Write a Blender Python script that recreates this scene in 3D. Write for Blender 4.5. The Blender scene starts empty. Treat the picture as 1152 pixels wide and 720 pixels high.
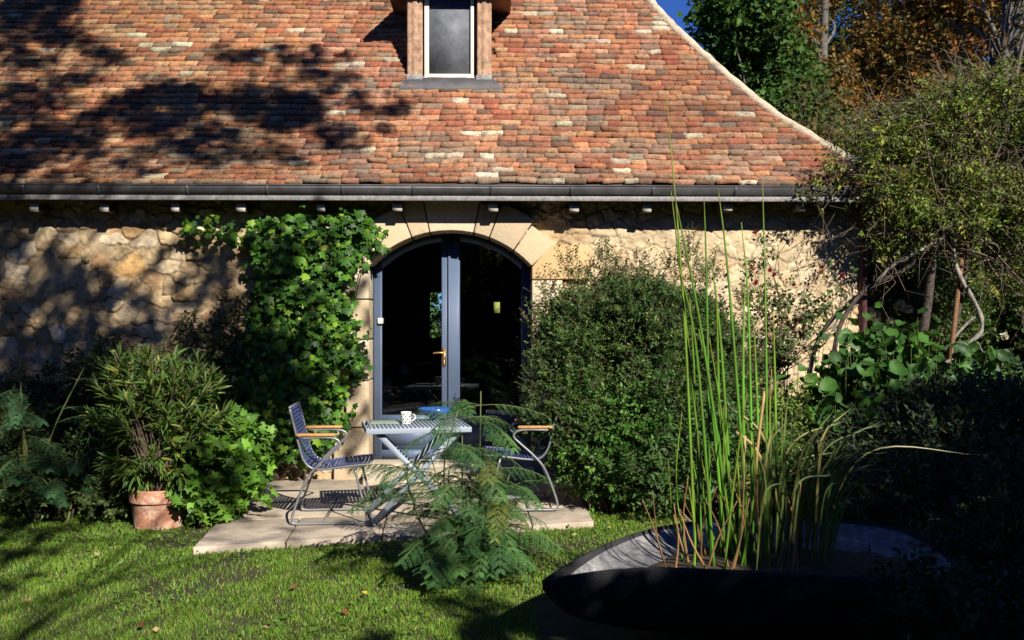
import bpy, math
import numpy as np
from mathutils import Vector

# ------------------------------------------------------------------ camera, sky, sun, exposure
scene = bpy.context.scene
C = scene.collection
CAM_H = 1.6
YAW = math.radians(1.3)
cam_d = bpy.data.cameras.new('camera')
cam = bpy.data.objects.new('camera', cam_d); C.objects.link(cam)
cam.location = (0, 0, CAM_H)
cam.rotation_euler = (math.radians(90), 0, -YAW)
cam_d.sensor_width = 36.0; cam_d.lens = 35.0
cam_d.clip_start = 0.05; cam_d.clip_end = 900
cam_d.dof.use_dof = True; cam_d.dof.focus_distance = 9.0; cam_d.dof.aperture_fstop = 5.0
scene.camera = cam

SUN_EL, SUN_AZ = math.radians(32), math.radians(26)      # behind the camera, a little to the right
SUN = np.array([math.sin(SUN_AZ)*math.cos(SUN_EL), -math.cos(SUN_AZ)*math.cos(SUN_EL), math.sin(SUN_EL)])
world = bpy.data.worlds.new("World"); scene.world = world; world.use_nodes = True
wn = world.node_tree; wn.nodes.clear()
sky = wn.nodes.new('ShaderNodeTexSky'); sky.sky_type = 'NISHITA'; sky.sun_disc = False
sky.sun_elevation = SUN_EL; sky.sun_rotation = math.atan2(SUN[0], SUN[1])
sky.altitude = 4000; sky.air_density = 1.0; sky.dust_density = 0.1; sky.ozone_density = 6.0
bg = wn.nodes.new('ShaderNodeBackground'); bg.inputs['Strength'].default_value = 0.05
wo = wn.nodes.new('ShaderNodeOutputWorld')
tn = wn.nodes.new('ShaderNodeVectorMath'); tn.operation = 'MULTIPLY'; tn.inputs[1].default_value = (0.62, 0.92, 1.5)
wn.links.new(sky.outputs[0], tn.inputs[0]); wn.links.new(tn.outputs[0], bg.inputs[0]); wn.links.new(bg.outputs[0], wo.inputs[0])
sl = bpy.data.lights.new('sun', 'SUN'); sl.energy = 5.0; sl.angle = math.radians(0.5); sl.color = (1.0, 0.93, 0.82)
so = bpy.data.objects.new('sun', sl); C.objects.link(so)
so.rotation_euler = Vector(SUN).to_track_quat('Z', 'Y').to_euler()
scene.view_settings.view_transform = 'Standard'; scene.view_settings.look = 'None'
scene.view_settings.exposure = 0.75; scene.view_settings.gamma = 1.0
scene.render.engine = 'CYCLES'
scene.cycles.max_bounces = 5; scene.cycles.diffuse_bounces = 1; scene.cycles.glossy_bounces = 2
scene.cycles.transmission_bounces = 3; scene.cycles.transparent_max_bounces = 6
scene.cycles.caustics_reflective = False; scene.cycles.caustics_refractive = False
scene.cycles.use_denoising = True

# ------------------------------------------------------------------ helpers
F = 1120.0
FW = np.array([math.sin(YAW), math.cos(YAW), 0.0]); RT = np.array([math.cos(YAW), -math.sin(YAW), 0.0]); UP = np.array([0, 0, 1.0])
EYE = np.array([0, 0, CAM_H])
def ray(px, py): return FW + RT*((px-576)/F) + UP*((360-py)/F)
def at(px, py, Y):
    d = ray(px, py); return EYE + d*(Y/d[1])
def gr(px, py, z=0.0):
    d = ray(px, py); return EYE + d*((z-CAM_H)/d[2])
def rpx(r, Y): return r*Y/F

def link(o, parent=None):
    C.objects.link(o)
    if parent is not None: o.parent = parent
    return o
def tag(o, label=None, cat=None, group=None, kind=None):
    if label: o['label'] = label
    if cat: o['category'] = cat
    if group: o['group'] = group
    if kind: o['kind'] = kind
    return o
def thing(name, label, cat, group=None, loc=(0, 0, 0), rz=0.0):
    o = bpy.data.objects.new(name, None); o.empty_display_size = 0.2
    o.location = loc; o.rotation_euler = (0, 0, rz); link(o)
    return tag(o, label, cat, group)

def mesh_np(name, V, faces, mat, parent=None, col=None, smooth=False):
    """V (n,3); faces: array (k,m) or list of such arrays; col (n,3) vertex base colour."""
    V = np.asarray(V, dtype=np.float32)
    if not isinstance(faces, list): faces = [faces]
    faces = [np.asarray(f, dtype=np.int32) for f in faces if len(f)]
    me = bpy.data.meshes.new(name)
    me.vertices.add(len(V)); me.vertices.foreach_set('co', V.ravel())
    loops = np.concatenate([f.ravel() for f in faces])
    tot = np.concatenate([np.full(len(f), f.shape[1], dtype=np.int32) for f in faces])
    start = np.concatenate([[0], np.cumsum(tot)[:-1]]).astype(np.int32)
    me.loops.add(len(loops)); me.loops.foreach_set('vertex_index', loops)
    me.polygons.add(len(tot)); me.polygons.foreach_set('loop_start', start); me.polygons.foreach_set('loop_total', tot)
    if smooth: me.polygons.foreach_set('use_smooth', np.ones(len(tot), dtype=bool))
    if col is not None:
        a = me.color_attributes.new('col', 'FLOAT_COLOR', 'POINT')
        cc = np.ones((len(V), 4), dtype=np.float32); cc[:, :3] = col
        a.data.foreach_set('color', cc.ravel())
    me.update(calc_edges=True); me.validate()
    if mat: me.materials.append(mat)
    o = bpy.data.objects.new(name, me); link(o, parent)
    return o

class MB:
    """collects boxes, prisms and tubes into one mesh"""
    def __init__(s): s.V = []; s.Q = []; s.T = []; s.n = 0; s.c = []
    def add(s, V, Q=(), T=(), col=None):
        V = np.asarray(V, float)
        if len(Q): s.Q.append(np.asarray(Q, int)+s.n)
        if len(T): s.T.append(np.asarray(T, int)+s.n)
        s.V.append(V); s.n += len(V)
        s.c.append(np.tile(col if col is not None else (1, 1, 1), (len(V), 1)) if col is None or np.ndim(col) == 1 else col)
    def box(s, a, b, col=None):
        x0, y0, z0 = a; x1, y1, z1 = b
        V = [(x, y, z) for x in (x0, x1) for y in (y0, y1) for z in (z0, z1)]
        s.add(V, [(0, 1, 3, 2), (4, 6, 7, 5), (0, 4, 5, 1), (2, 3, 7, 6), (0, 2, 6, 4), (1, 5, 7, 3)], col=col)
    def bar(s, p, q, w, h, up=(0, 0, 1), col=None):
        p = np.array(p, float); q = np.array(q, float); d = q-p; d /= np.linalg.norm(d)
        u = np.array(up, float); sd = np.cross(d, u); sd /= np.linalg.norm(sd)+1e-9; u2 = np.cross(sd, d)
        V = [b+sd*sx*w/2+u2*sz*h/2 for b in (p, q) for sx in (-1, 1) for sz in (-1, 1)]
        s.add(V, [(0, 1, 3, 2), (4, 6, 7, 5), (0, 4, 5, 1), (2, 3, 7, 6), (0, 2, 6, 4), (1, 5, 7, 3)], col=col)
    def tube(s, pts, r, n=8, col=None, closed=False, flat=None):
        pts = np.asarray(pts, float); k = len(pts)
        r = np.full(k, r) if np.ndim(r) == 0 else np.asarray(r, float)
        t = np.gradient(pts, axis=0); t /= np.linalg.norm(t, axis=1)[:, None]+1e-9
        ref = np.array([0, 0, 1.0]) if abs(t[0, 2]) < 0.9 else np.array([1.0, 0, 0])
        rings = []; u = np.cross(t[0], ref); u /= np.linalg.norm(u)
        for i in range(k):
            u = u - t[i]*np.dot(u, t[i]); u /= np.linalg.norm(u)+1e-9; v = np.cross(t[i], u)
            a = np.arange(n)*2*math.pi/n
            rings.append(pts[i]+r[i]*(np.cos(a)[:, None]*u+np.sin(a)[:, None]*v))
        V = np.concatenate(rings)
        i = np.arange(k-1)[:, None]*n; j = np.arange(n)[None]; j2 = (j+1) % n
        Q = np.stack([i+j, i+j2, i+n+j2, i+n+j], -1).reshape(-1, 4)
        c0 = [(0, (j_+1) % n, j_) for j_ in range(1, n-1)]
        T = [(0, q+1, q) for q in range(1, n-1)]+[((k-1)*n, (k-1)*n+q, (k-1)*n+q+1) for q in range(1, n-1)]
        s.add(V, Q, T, col)
    def lathe(s, prof, centre=(0, 0, 0), n=32, col=None):
        prof = np.asarray(prof, float); k = len(prof); a = np.arange(n)*2*math.pi/n
        V = np.stack([prof[:, 0][:, None]*np.cos(a), prof[:, 0][:, None]*np.sin(a), np.repeat(prof[:, 1][:, None], n, 1)], -1).reshape(-1, 3)+np.array(centre)
        i = np.arange(k-1)[:, None]*n; j = np.arange(n)[None]; j2 = (j+1) % n
        s.add(V, np.stack([i+j, i+j2, i+n+j2, i+n+j], -1).reshape(-1, 4), col=col)
    def build(s, name, mat, parent=None, smooth=False, bevel=0, usecol=False):
        f = []
        if s.Q: f.append(np.concatenate(s.Q))
        if s.T: f.append(np.concatenate(s.T))
        o = mesh_np(name, np.concatenate(s.V), f, mat, parent, col=np.concatenate(s.c) if usecol else None, smooth=smooth)
        if bevel:
            m = o.modifiers.new('bevel', 'BEVEL'); m.width = bevel; m.segments = 2; m.limit_method = 'ANGLE'
        return o

def curve(pts, k=6):
    """Catmull-Rom through pts"""
    P = np.asarray(pts, float); P = np.vstack([2*P[0]-P[1], P, 2*P[-1]-P[-2]]); out = []
    for i in range(1, len(P)-2):
        for t in np.arange(k)/k:
            out.append(0.5*((2*P[i])+(P[i+1]-P[i-1])*t+(2*P[i-1]-5*P[i]+4*P[i+1]-P[i+2])*t*t+(3*P[i]-P[i-1]-3*P[i+1]+P[i+2])*t**3))
    out.append(P[-2]); return np.array(out)

# value noise for geometry
def vnoise(x, y, seed=0):
    xi = np.floor(x).astype(int); yi = np.floor(y).astype(int); xf = x-xi; yf = y-yi
    def h(a, b):
        n = (a*374761393+b*668265263+seed*1442695041) & 0xffffffff
        n = ((n ^ (n >> 13))*1274126177) & 0xffffffff
        return ((n ^ (n >> 16)) & 0xffff)/65535.0
    u = xf*xf*(3-2*xf); v = yf*yf*(3-2*yf)
    return (h(xi, yi)*(1-u)+h(xi+1, yi)*u)*(1-v)+(h(xi, yi+1)*(1-u)+h(xi+1, yi+1)*u)*v

# ------------------------------------------------------------------ materials
def mat(name, col=(0.5, 0.5, 0.5), rough=0.7, metal=0.0, spec=0.4, attr=False, noise=None, bump=None, transl=0.0, mottle=None):
    """noise=(scale, amount) multiplies colour; bump=(scale, strength, distance); mottle=(scale, colour, amount)"""
    m = bpy.data.materials.new(name); m.use_nodes = True
    nt = m.node_tree; N = nt.nodes; L = nt.links; N.clear()
    out = N.new('ShaderNodeOutputMaterial'); p = N.new('ShaderNodeBsdfPrincipled')
    p.inputs['Roughness'].default_value = rough; p.inputs['Metallic'].default_value = metal
    p.inputs['Specular IOR Level'].default_value = spec
    if attr:
        a = N.new('ShaderNodeAttribute'); a.attribute_name = 'col'; c = a.outputs['Color']
    else:
        a = N.new('ShaderNodeRGB'); a.outputs[0].default_value = (*col, 1); c = a.outputs[0]
    g = N.new('ShaderNodeNewGeometry')
    if mottle:
        n = N.new('ShaderNodeTexNoise'); n.inputs['Scale'].default_value = mottle[0]; n.inputs['Detail'].default_value = 6
        n.inputs['Roughness'].default_value = 0.65
        L.new(g.outputs['Position'], n.inputs['Vector'])
        r = N.new('ShaderNodeMapRange'); r.inputs[1].default_value = 0.5; r.inputs[2].default_value = 0.68
        r.inputs[3].default_value = 0; r.inputs[4].default_value = mottle[2]
        L.new(n.outputs['Fac'], r.inputs[0])
        x = N.new('ShaderNodeMix'); x.data_type = 'RGBA'
        L.new(r.outputs[0], x.inputs['Factor']); L.new(c, x.inputs['A']); x.inputs['B'].default_value = (*mottle[1], 1)
        c = x.outputs['Result']
    if noise:
        n = N.new('ShaderNodeTexNoise'); n.inputs['Scale'].default_value = noise[0]; n.inputs['Detail'].default_value = 7
        n.inputs['Roughness'].default_value = 0.6
        L.new(g.outputs['Position'], n.inputs['Vector'])
        r = N.new('ShaderNodeMapRange'); r.inputs[1].default_value = 0.3; r.inputs[2].default_value = 0.7
        r.inputs[3].default_value = 1-noise[1]; r.inputs[4].default_value = 1+noise[1]
        L.new(n.outputs['Fac'], r.inputs[0])
        x = N.new('ShaderNodeVectorMath'); x.operation = 'SCALE'
        L.new(c, x.inputs[0]); L.new(r.outputs[0], x.inputs['Scale']); c = x.outputs[0]
    L.new(c, p.inputs['Base Color'])
    if bump:
        n = N.new('ShaderNodeTexNoise'); n.inputs['Scale'].default_value = bump[0]; n.inputs['Detail'].default_value = 8
        n.inputs['Roughness'].default_value = 0.65
        L.new(g.outputs['Position'], n.inputs['Vector'])
        b = N.new('ShaderNodeBump'); b.inputs['Strength'].default_value = bump[1]; b.inputs['Distance'].default_value = bump[2]
        L.new(n.outputs['Fac'], b.inputs['Height']); L.new(b.outputs[0], p.inputs['Normal'])
    if transl:
        t = N.new('ShaderNodeBsdfTranslucent'); x = N.new('ShaderNodeMixShader'); x.inputs[0].default_value = transl
        s = N.new('ShaderNodeVectorMath'); s.operation = 'MULTIPLY'; s.inputs[1].default_value = (1.5, 1.35, 0.6)
        L.new(c, s.inputs[0]); L.new(s.outputs[0], t.inputs['Color'])
        L.new(p.outputs[0], x.inputs[1]); L.new(t.outputs[0], x.inputs[2]); L.new(x.outputs[0], out.inputs[0])
    else:
        L.new(p.outputs[0], out.inputs[0])
    return m
def glass(name, tint=(1, 1, 1), ior=1.85):
    m = bpy.data.materials.new(name); m.use_nodes = True; nt = m.node_tree; N = nt.nodes; N.clear()
    o = N.new('ShaderNodeOutputMaterial'); x = N.new('ShaderNodeMixShader'); f = N.new('ShaderNodeFresnel'); f.inputs[0].default_value = ior
    t = N.new('ShaderNodeBsdfTransparent'); t.inputs[0].default_value = (*tint, 1)
    g = N.new('ShaderNodeBsdfGlossy'); g.inputs['Roughness'].default_value = 0.01
    nt.links.new(f.outputs[0], x.inputs[0]); nt.links.new(t.outputs[0], x.inputs[1]); nt.links.new(g.outputs[0], x.inputs[2]); nt.links.new(x.outputs[0], o.inputs[0])
    return m

M = dict(
    leaf=mat('leaf', attr=True, rough=0.5, spec=0.28, transl=0.24),
    leaf_dull=mat('leaf_dull', attr=True, rough=0.65, spec=0.2, transl=0.28),
    bark=mat('bark', (0.13, 0.10, 0.075), 0.9, noise=(14, 0.5), bump=(40, 0.7, 0.01)),
    bark_tree=mat('bark_tree', (0.11, 0.10, 0.085), 0.9, noise=(6, 0.5), bump=(12, 0.7, 0.03)), bark_grey=mat('bark_grey', (0.24, 0.22, 0.19), 0.85, noise=(20, 0.5), bump=(50, 0.6, 0.008), mottle=(30, (0.10, 0.085, 0.07), 0.8)),
    twig=mat('twig', (0.115, 0.085, 0.06), 0.8, noise=(30, 0.4)),
    wall=mat('stone_wall', attr=True, rough=0.92, spec=0.2, noise=(9, 0.28), bump=(55, 0.55, 0.012), mottle=(5, (0.36, 0.21, 0.09), 0.35)),
    ashlar=mat('ashlar', attr=True, rough=0.9, spec=0.2, noise=(6, 0.2), bump=(45, 0.7, 0.010), mottle=(6, (0.36, 0.25, 0.15), 0.6)),
    tile=mat('roof_tile', attr=True, rough=0.92, spec=0.15, noise=(45, 0.42), bump=(80, 0.9, 0.010), mottle=(11, (0.085, 0.065, 0.05), 0.75)),
    roofbase=mat('roof_base', (0.05, 0.03, 0.022), 0.95),
    mortar=mat('mortar', (0.50, 0.42, 0.31), 0.95, noise=(12, 0.25), bump=(40, 0.7, 0.015), mottle=(10, (0.2, 0.15, 0.1), 0.5)),
    zinc=mat('zinc', (0.075, 0.075, 0.08), 0.5, metal=0.3, noise=(6, 0.35)),
    zinc_light=mat('zinc_light', (0.17, 0.165, 0.165), 0.6, metal=0.1, noise=(20, 0.35), mottle=(60, (0.42, 0.41, 0.4), 0.5)),
    timber_dark=mat('timber_dark', (0.07, 0.05, 0.035), 0.85, noise=(12, 0.4)),
    timber_pale=mat('timber_pale', (0.55, 0.51, 0.45), 0.85, noise=(40, 0.25)),
    post=mat('dormer_post', (0.33, 0.20, 0.13), 0.85, noise=(14, 0.45), bump=(40, 0.3, 0.006), mottle=(12, (0.5, 0.38, 0.26), 0.5)),
    cream=mat('cream_paint', (0.66, 0.63, 0.55), 0.5, noise=(10, 0.08)),
    blue=mat('blue_paint', (0.085, 0.12, 0.195), 0.5, noise=(3, 0.12)),
    blind=mat('blind', (0.12, 0.13, 0.15), 0.6, spec=0.3, noise=(9, 0.3)),
    glass=glass('glass'),
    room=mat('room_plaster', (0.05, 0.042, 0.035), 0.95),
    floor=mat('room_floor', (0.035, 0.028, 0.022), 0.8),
    brass=mat('brass', (0.55, 0.33, 0.12), 0.35, metal=0.8),
    purple=mat('downpipe', (0.12, 0.05, 0.06), 0.6),
    terracotta=mat('terracotta', (0.43, 0.20, 0.125), 0.9, noise=(16, 0.35), bump=(50, 0.5, 0.006), mottle=(8, (0.60, 0.46, 0.37), 0.9)),
    soil=mat('soil', (0.05, 0.035, 0.022), 0.95, noise=(20, 0.4), bump=(40, 0.8, 0.02)),
    slab=mat('slab', (0.45, 0.375, 0.29), 0.85, noise=(14, 0.22), bump=(60, 0.5, 0.006), mottle=(3.5, (0.20, 0.16, 0.115), 0.75)),
    step=mat('doorstep', (0.5, 0.43, 0.33), 0.85, noise=(6, 0.2)),
    steel=mat('chair_steel', (0.24, 0.25, 0.27), 0.4, metal=0.5),
    lamella=mat('blue_lamella', (0.045, 0.07, 0.20), 0.5, spec=0.4),
    bamboo=mat('bamboo', (0.42, 0.215, 0.075), 0.5, noise=(30, 0.25)), stake=mat('stake', (0.16, 0.085, 0.04), 0.85, noise=(30, 0.3)),
    table=mat('table_paint', (0.27, 0.32, 0.38), 0.5),
    china=mat('china', (0.75, 0.74, 0.70), 0.25), dot=mat('black_glaze', (0.02, 0.02, 0.02), 0.3),
    bowl=mat('blue_glaze', (0.03, 0.11, 0.36), 0.2), cloth=mat('sage_cloth', (0.22, 0.27, 0.22), 0.85, noise=(40, 0.2)),
    planter=mat('planter', (0.13, 0.13, 0.14), 0.8, spec=0.25, noise=(22, 0.5), bump=(30, 0.7, 0.012), mottle=(7, (0.30, 0.29, 0.27), 0.8)), bark_dark=mat('bark_dark', (0.055, 0.042, 0.033), 0.9, noise=(18, 0.5), bump=(40, 0.9, 0.012), mottle=(25, (0.13, 0.115, 0.10), 0.5)), hull=mat('planter_hull', (0.025, 0.025, 0.028), 0.85, spec=0.2, noise=(9, 0.5), bump=(30, 0.6, 0.012)), stem_green=mat('stem_green', (0.10, 0.12, 0.035), 0.7),
    reed=mat('reed', attr=True, rough=0.45, spec=0.45, transl=0.15),
    ground=mat('ground', (0.055, 0.055, 0.02), 0.95, noise=(3, 0.4), bump=(30, 0.8, 0.03), mottle=(1.2, (0.10, 0.075, 0.04), 0.6)),
    grass=mat('grass', attr=True, rough=0.5, spec=0.35, transl=0.3),
    meadow=mat('meadow', (0.13, 0.12, 0.035), 0.95, noise=(1.5, 0.35)),
    petal=mat('petal', attr=True, rough=0.6, transl=0.3),
    lampshade=mat('lampshade', (0.5, 0.45, 0.36), 0.8), yellow=mat('yellow_note', (0.19, 0.22, 0.05), 0.7, noise=(40, .4)),
)
# ------------------------------------------------------------------ ground
def plane(name, pts, z, m, kind='structure'):
    P = np.array([(x, y, z) for x, y in pts]); o = mesh_np(name, P, np.arange(len(P))[None], m); return tag(o, kind=kind)
plane('ground', [(-400, -400), (400, -400), (400, 500), (-400, 500)], 0.0, M['ground'])
plane('meadow', [(6, 22), (160, 22), (160, 160), (2, 160)], 0.01, M['meadow'])

# paved terrace: skewed slabs, near edge seen at (217,615)-(668,587)
PZ = 0.05
pa, pb = gr(217, 616, PZ), gr(668, 586, PZ)
pc, pd_ = at(640, 540, 9.75), at(292, 540, 9.75)
def paving():
    rng = np.random.default_rng(5)
    A, B, Cc, D = [p[:2] for p in (pa, pb, pc, pd_)]
    us = [0, .21, .44, .63, .83, 1]; vs = [0, .30, .62, 1]
    mb = MB()
    def pt(u, v): return (A*(1-u)+B*u)*(1-v)+(D*(1-u)+Cc*u)*v
    for j in range(3):
        off = [0, .07, -.05][j]
        uu = [0]+[x+off for x in us[1:-1]]+[1]
        for i in range(5):
            g = 0.0018
            q = [pt(uu[i]+g*(i > 0), vs[j]+g*(j > 0)), pt(uu[i+1]-g*(i < 4), vs[j]+g*(j > 0)), pt(uu[i+1]-g*(i < 4), vs[j+1]-g), pt(uu[i]+g*(i > 0), vs[j+1]-g)]
            h = PZ+rng.uniform(-.003, .003)
            V = [(p[0], p[1], z) for z in (-.05, h) for p in q]
            mb.add(V, [(0, 3, 2, 1), (4, 5, 6, 7), (0, 1, 5, 4), (1, 2, 6, 5), (2, 3, 7, 6), (3, 0, 4, 7)])
    o = mb.build('terrace_paving', M['slab'], bevel=0.006); tag(o, kind='structure')
    q = [pt(.004, .006), pt(.996, .006), pt(.996, .99), pt(.004, .99)]
    plane('terrace_bed', q, PZ-0.012, M['soil'])
paving()

# ------------------------------------------------------------------ the house
WY = 9.8
house = thing('stone_house', 'stone farmhouse with a steep tiled roof, dormer window and arched glazed door', 'house')
xl, xr = at(416, 300, WY)[0], at(598, 300, WY)[0]
DC, DH = (xl+xr)/2, (xr-xl)/2                     # door centre and half width
ZS, ZT = at(507, 300, WY)[2], at(507, 260, WY)[2]  # springing and crown of the arch
RISE = ZT-ZS; AR = (DH*DH+RISE*RISE)/(2*RISE); ACZ = ZT-AR
XR = at(968, 400, WY)[0]; XL = -7.0
ZTOP = 3.0

def inside(x, z, e=0.0):
    return ((np.abs(x-DC) < DH+e) & (z < ZS)) | (((x-DC)**2+(z-ACZ)**2 < (AR+e)**2) & (z >= ZS-0.001) & (np.abs(x-DC) < DH+e))

def wall_mesh():
    rng = np.random.default_rng(11)
    step = 0.0105
    xs = np.arange(XL, XR+1e-6, step); xs[-1] = XR; zs = np.arange(-0.05, ZTOP, step)
    X, Z = np.meshgrid(xs, zs)
    # stone sites: rough courses of varying height
    S = []; z = -0.1
    while z < ZTOP+0.2:
        h = rng.uniform(0.075, 0.18); x = XL-0.2+rng.uniform(0, .2)
        while x < XR+0.3:
            w = rng.uniform(0.12, 0.38)*(0.75+h*1.8)
            if x < -1.5: w *= 0.85
            S.append((x+w/2, z+h/2+rng.uniform(-.05, .05))); x += w
        z += h
    S = np.array(S)
    big = [at(145, 302, WY), at(172, 318, WY), at(20, 305, WY), at(50, 262, WY)]
    for b, r in zip(big, (0.24, .14, .17, .14)):
        S = S[np.hypot(S[:, 0]-b[0], (S[:, 1]-b[2])*1.15) > r]; S = np.vstack([S, [b[0], b[2]]])
    n = len(S)
    wx = (vnoise(X*7, Z*7, 1)-.5)*.06+(vnoise(X*26, Z*26, 2)-.5)*.03
    wz = (vnoise(X*7, Z*7, 3)-.5)*.06+(vnoise(X*26, Z*26, 4)-.5)*.03
    PX = (X+wx).ravel(); PZ_ = (Z+wz).ravel(); K = 1.45
    d1 = np.empty(PX.size); ed = np.empty(PX.size); idx = np.empty(PX.size, int)
    o = np.argsort(S[:, 0]); S = S[o]
    for r0 in range(0, PX.size, 20000):
        a = slice(r0, r0+20000)
        dx = PX[a, None]-S[None, :, 0]; dz = (PZ_[a, None]-S[None, :, 1])*K
        D = np.sqrt(dx*dx+dz*dz); pr = np.argpartition(D, 1, axis=1)[:, :2]
        dd = np.take_along_axis(D, pr, 1); sw = dd[:, 0] > dd[:, 1]
        i1 = np.where(sw, pr[:, 1], pr[:, 0]); d1[a] = dd.min(1); ed[a] = dd.max(1)-dd.min(1); idx[a] = i1
    ed = ed.reshape(X.shape); idx = idx.reshape(X.shape)
    flush = np.clip((X-(DC+1.15))/0.3, 0, 1)      # right of the door: flush pointed, almost rendered
    sm = lambda t: np.clip(t, 0, 1)**2*(3-2*np.clip(t, 0, 1))
    j = sm((ed-0.003)/0.024)
    hs = rng.uniform(0.012, 0.045, n)[idx]; tilt = rng.uniform(-.35, .35, n)[idx]*(Z-S[idx, 1])+rng.uniform(-.25, .25, n)[idx]*(X-S[idx, 0])
    rough = (vnoise(X*13, Z*16, 7)-.5)*.014+(vnoise(X*36, Z*40, 8)-.5)*.012+np.abs(vnoise(X*8, Z*11, 9)-.5)*-.03
    h = j*(hs+tilt*.35)+rough*(0.35+.75*j)
    fill = -.008+.034*vnoise(X*2.6+3, Z*3.4, 71)*(.7+.3*vnoise(X*15, Z*15, 72))+rough*.3
    filled = sm((fill-h+.002)/.006)[..., None]; h = np.maximum(h, fill)
    hf = j*hs*.5+rough*.8+sm((vnoise(X*3.3, Z*5.5, 12)-.45)/.2)*.012
    h = h*(1-flush)+hf*flush
    pal = np.array([(.47, .35, .20), (.42, .31, .18), (.53, .42, .27), (.36, .26, .155), (.47, .31, .155), (.56, .46, .32), (.40, .24, .13)])
    pw = np.array([.25, .2, .17, .13, .1, .1, .05])
    pc_ = pal[rng.choice(len(pal), n, p=pw)]*rng.uniform(.85, 1.15, (n, 1))
    ib = [np.argmin(np.hypot(S[:, 0]-b[0], S[:, 1]-b[2])) for b in big]
    pc_[ib[0]] = (.50, .31, .13); pc_[ib[1]] = (.46, .30, .16)
    stone = pc_[idx]
    mort = np.array([.20, .145, .09]); mort_r = np.array([.56, .45, .30])
    jl = sm((ed-.004)/.028)[..., None]
    left = mort*(1-jl)+stone*jl
    left = left*(1-filled)+np.array([.43, .335, .21])*(.8+.4*vnoise(X*9, Z*9, 74)[..., None])*filled
    cov = (sm((vnoise(X*3.3, Z*5.5, 12)-.42)/.25)*.7+.08)[..., None]
    lightstone = stone*.6+np.array([.56, .46, .31])*.4
    right = (mort_r*(1-jl)+lightstone*jl)*(1-cov)+mort_r*(.92+.16*vnoise(X*6, Z*6, 3)[..., None])*cov
    dk = sm((0.035-ed)/.03)[..., None]*.35*(vnoise(X*4, Z*9, 21) > .55)[..., None]
    right = right*(1-dk)
    col = left*(1-flush[..., None])+right*flush[..., None]
    V = np.stack([X, WY-h, Z], -1).reshape(-1, 3)
    nz, nx = X.shape
    i = np.arange(nz-1)[:, None]*nx+np.arange(nx-1)[None]
    Q = np.stack([i, i+1, i+nx+1, i+nx], -1).reshape(-1, 4)
    cx = (X[:-1, :-1]+step/2).ravel(); cz = (Z[:-1, :-1]+step/2).ravel()
    Q = Q[~inside(cx, cz, 0.10)]
    return mesh_np('wall', V, Q, M['wall'], house, col=col.reshape(-1, 3), smooth=True)
wall_mesh()
# returning walls: right gable, left, back
mb = MB(); mb.box((XR-.35, WY+.001, -.05), (XR, 16.5, 3.0)); mb.build('side_wall', M['mortar'], house)
mb = MB(); mb.box((XL, WY+.001, -.05), (XL+.35, 16.5, 3.0)); 
_w = at(477, 395, 16.1), at(505, 322, 16.1)
mb.box((XL+.352, 16.15, -.05), (_w[0][0], 16.5, 3.0)); mb.box((_w[1][0], 16.15, -.05), (XR-.352, 16.5, 3.0)); mb.box((_w[0][0], 16.15, -.05), (_w[1][0], 16.5, _w[0][2])); mb.box((_w[0][0], 16.15, _w[1][2]), (_w[1][0], 16.5, 3.0)); mb.build('side_wall', M['mortar'], house)

# dressed stones: jambs and arch ring
RV = 0.34
def block(poly, y0, y1, col, name, bev=0.012):
    """poly: (x,z) ring, counter-clockwise seen from the front"""
    n = len(poly); V = [(x, y0, z) for x, z in poly]+[(x, y1, z) for x, z in poly]
    mb = MB(); mb.V = [np.array(V, float)]; mb.n = 2*n; mb.c = [np.tile(col, (2*n, 1))]
    faces = [np.arange(n)[None], np.arange(2*n-1, n-1, -1)[None], np.array([(i, i+n, (i+1) % n+n, (i+1) % n) for i in range(n)])]
    o = mesh_np(name, V, faces, M['ashlar'], house, col=np.tile(col, (2*n, 1)))
    m = o.modifiers.new('bevel', 'BEVEL'); m.width = bev; m.segments = 3; m.limit_method = 'ANGLE'
    return o
rg = np.random.default_rng(3)
ash = [(.50, .40, .26), (.57, .48, .34), (.50, .40, .27), (.54, .43, .28), (.60, .52, .39)]
def zpx(y): return at(416, y, WY)[2]
def jamb(side, joints, widths):
    for (y0, y1), w in zip(zip(joints[:-1], joints[1:]), widths):
        z1, z0 = zpx(y0)-.005, zpx(y1)+.005
        a, b = (DC-DH-w, DC-DH) if side < 0 else (DC+DH, DC+DH+w)
        c = np.array(ash[rg.integers(5)])*rg.uniform(.93, 1.07)
        block([(a, z0), (b, z0), (b, z1), (a, z1)], WY-.085-rg.uniform(0, .012), WY+RV, c, 'jamb_stone')
jamb(-1, (302, 337, 382, 428, 480, 545), (.40, .24, .30, .22, .34))
jamb(1, (315, 345, 392, 436, 480, 545), (.30, .24, .36, .26, .34))
block([(DC+DH, zpx(315)+.005), (DC+DH+.56, zpx(315)+.005), (DC+DH+.56, zpx(276)), (DC+DH+.18, zpx(276)), (DC+DH, ZS-.01)], WY-.09, WY+RV, (.55, .38, .19), 'jamb_stone')
A0 = math.atan2(ZS-ACZ, DH)          # angle of the right springing
th = [A0, A0+.22, A0+.47, math.pi/2-.21, math.pi/2+.19, math.pi-A0-.47, math.pi-A0-.20, math.pi-A0]
outr = [.30, .36, .30, .50, .42, .32, .34]
for k in range(7):
    t0, t1 = th[k]+.004, th[k+1]-.004; R1 = AR+outr[k]
    inner = [(DC+AR*math.cos(t), ACZ+AR*math.sin(t)) for t in np.linspace(t1, t0, 5)]
    outer = [(DC+R1*math.cos(t), ACZ+R1*math.sin(t)) for t in np.linspace(t0, t1, 4)]
    c = np.array(ash[rg.integers(5)])*rg.uniform(.95, 1.1)
    block(inner+outer, WY-.088-rg.uniform(0, .01), WY+RV, c, 'arch_stone', .01)

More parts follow.
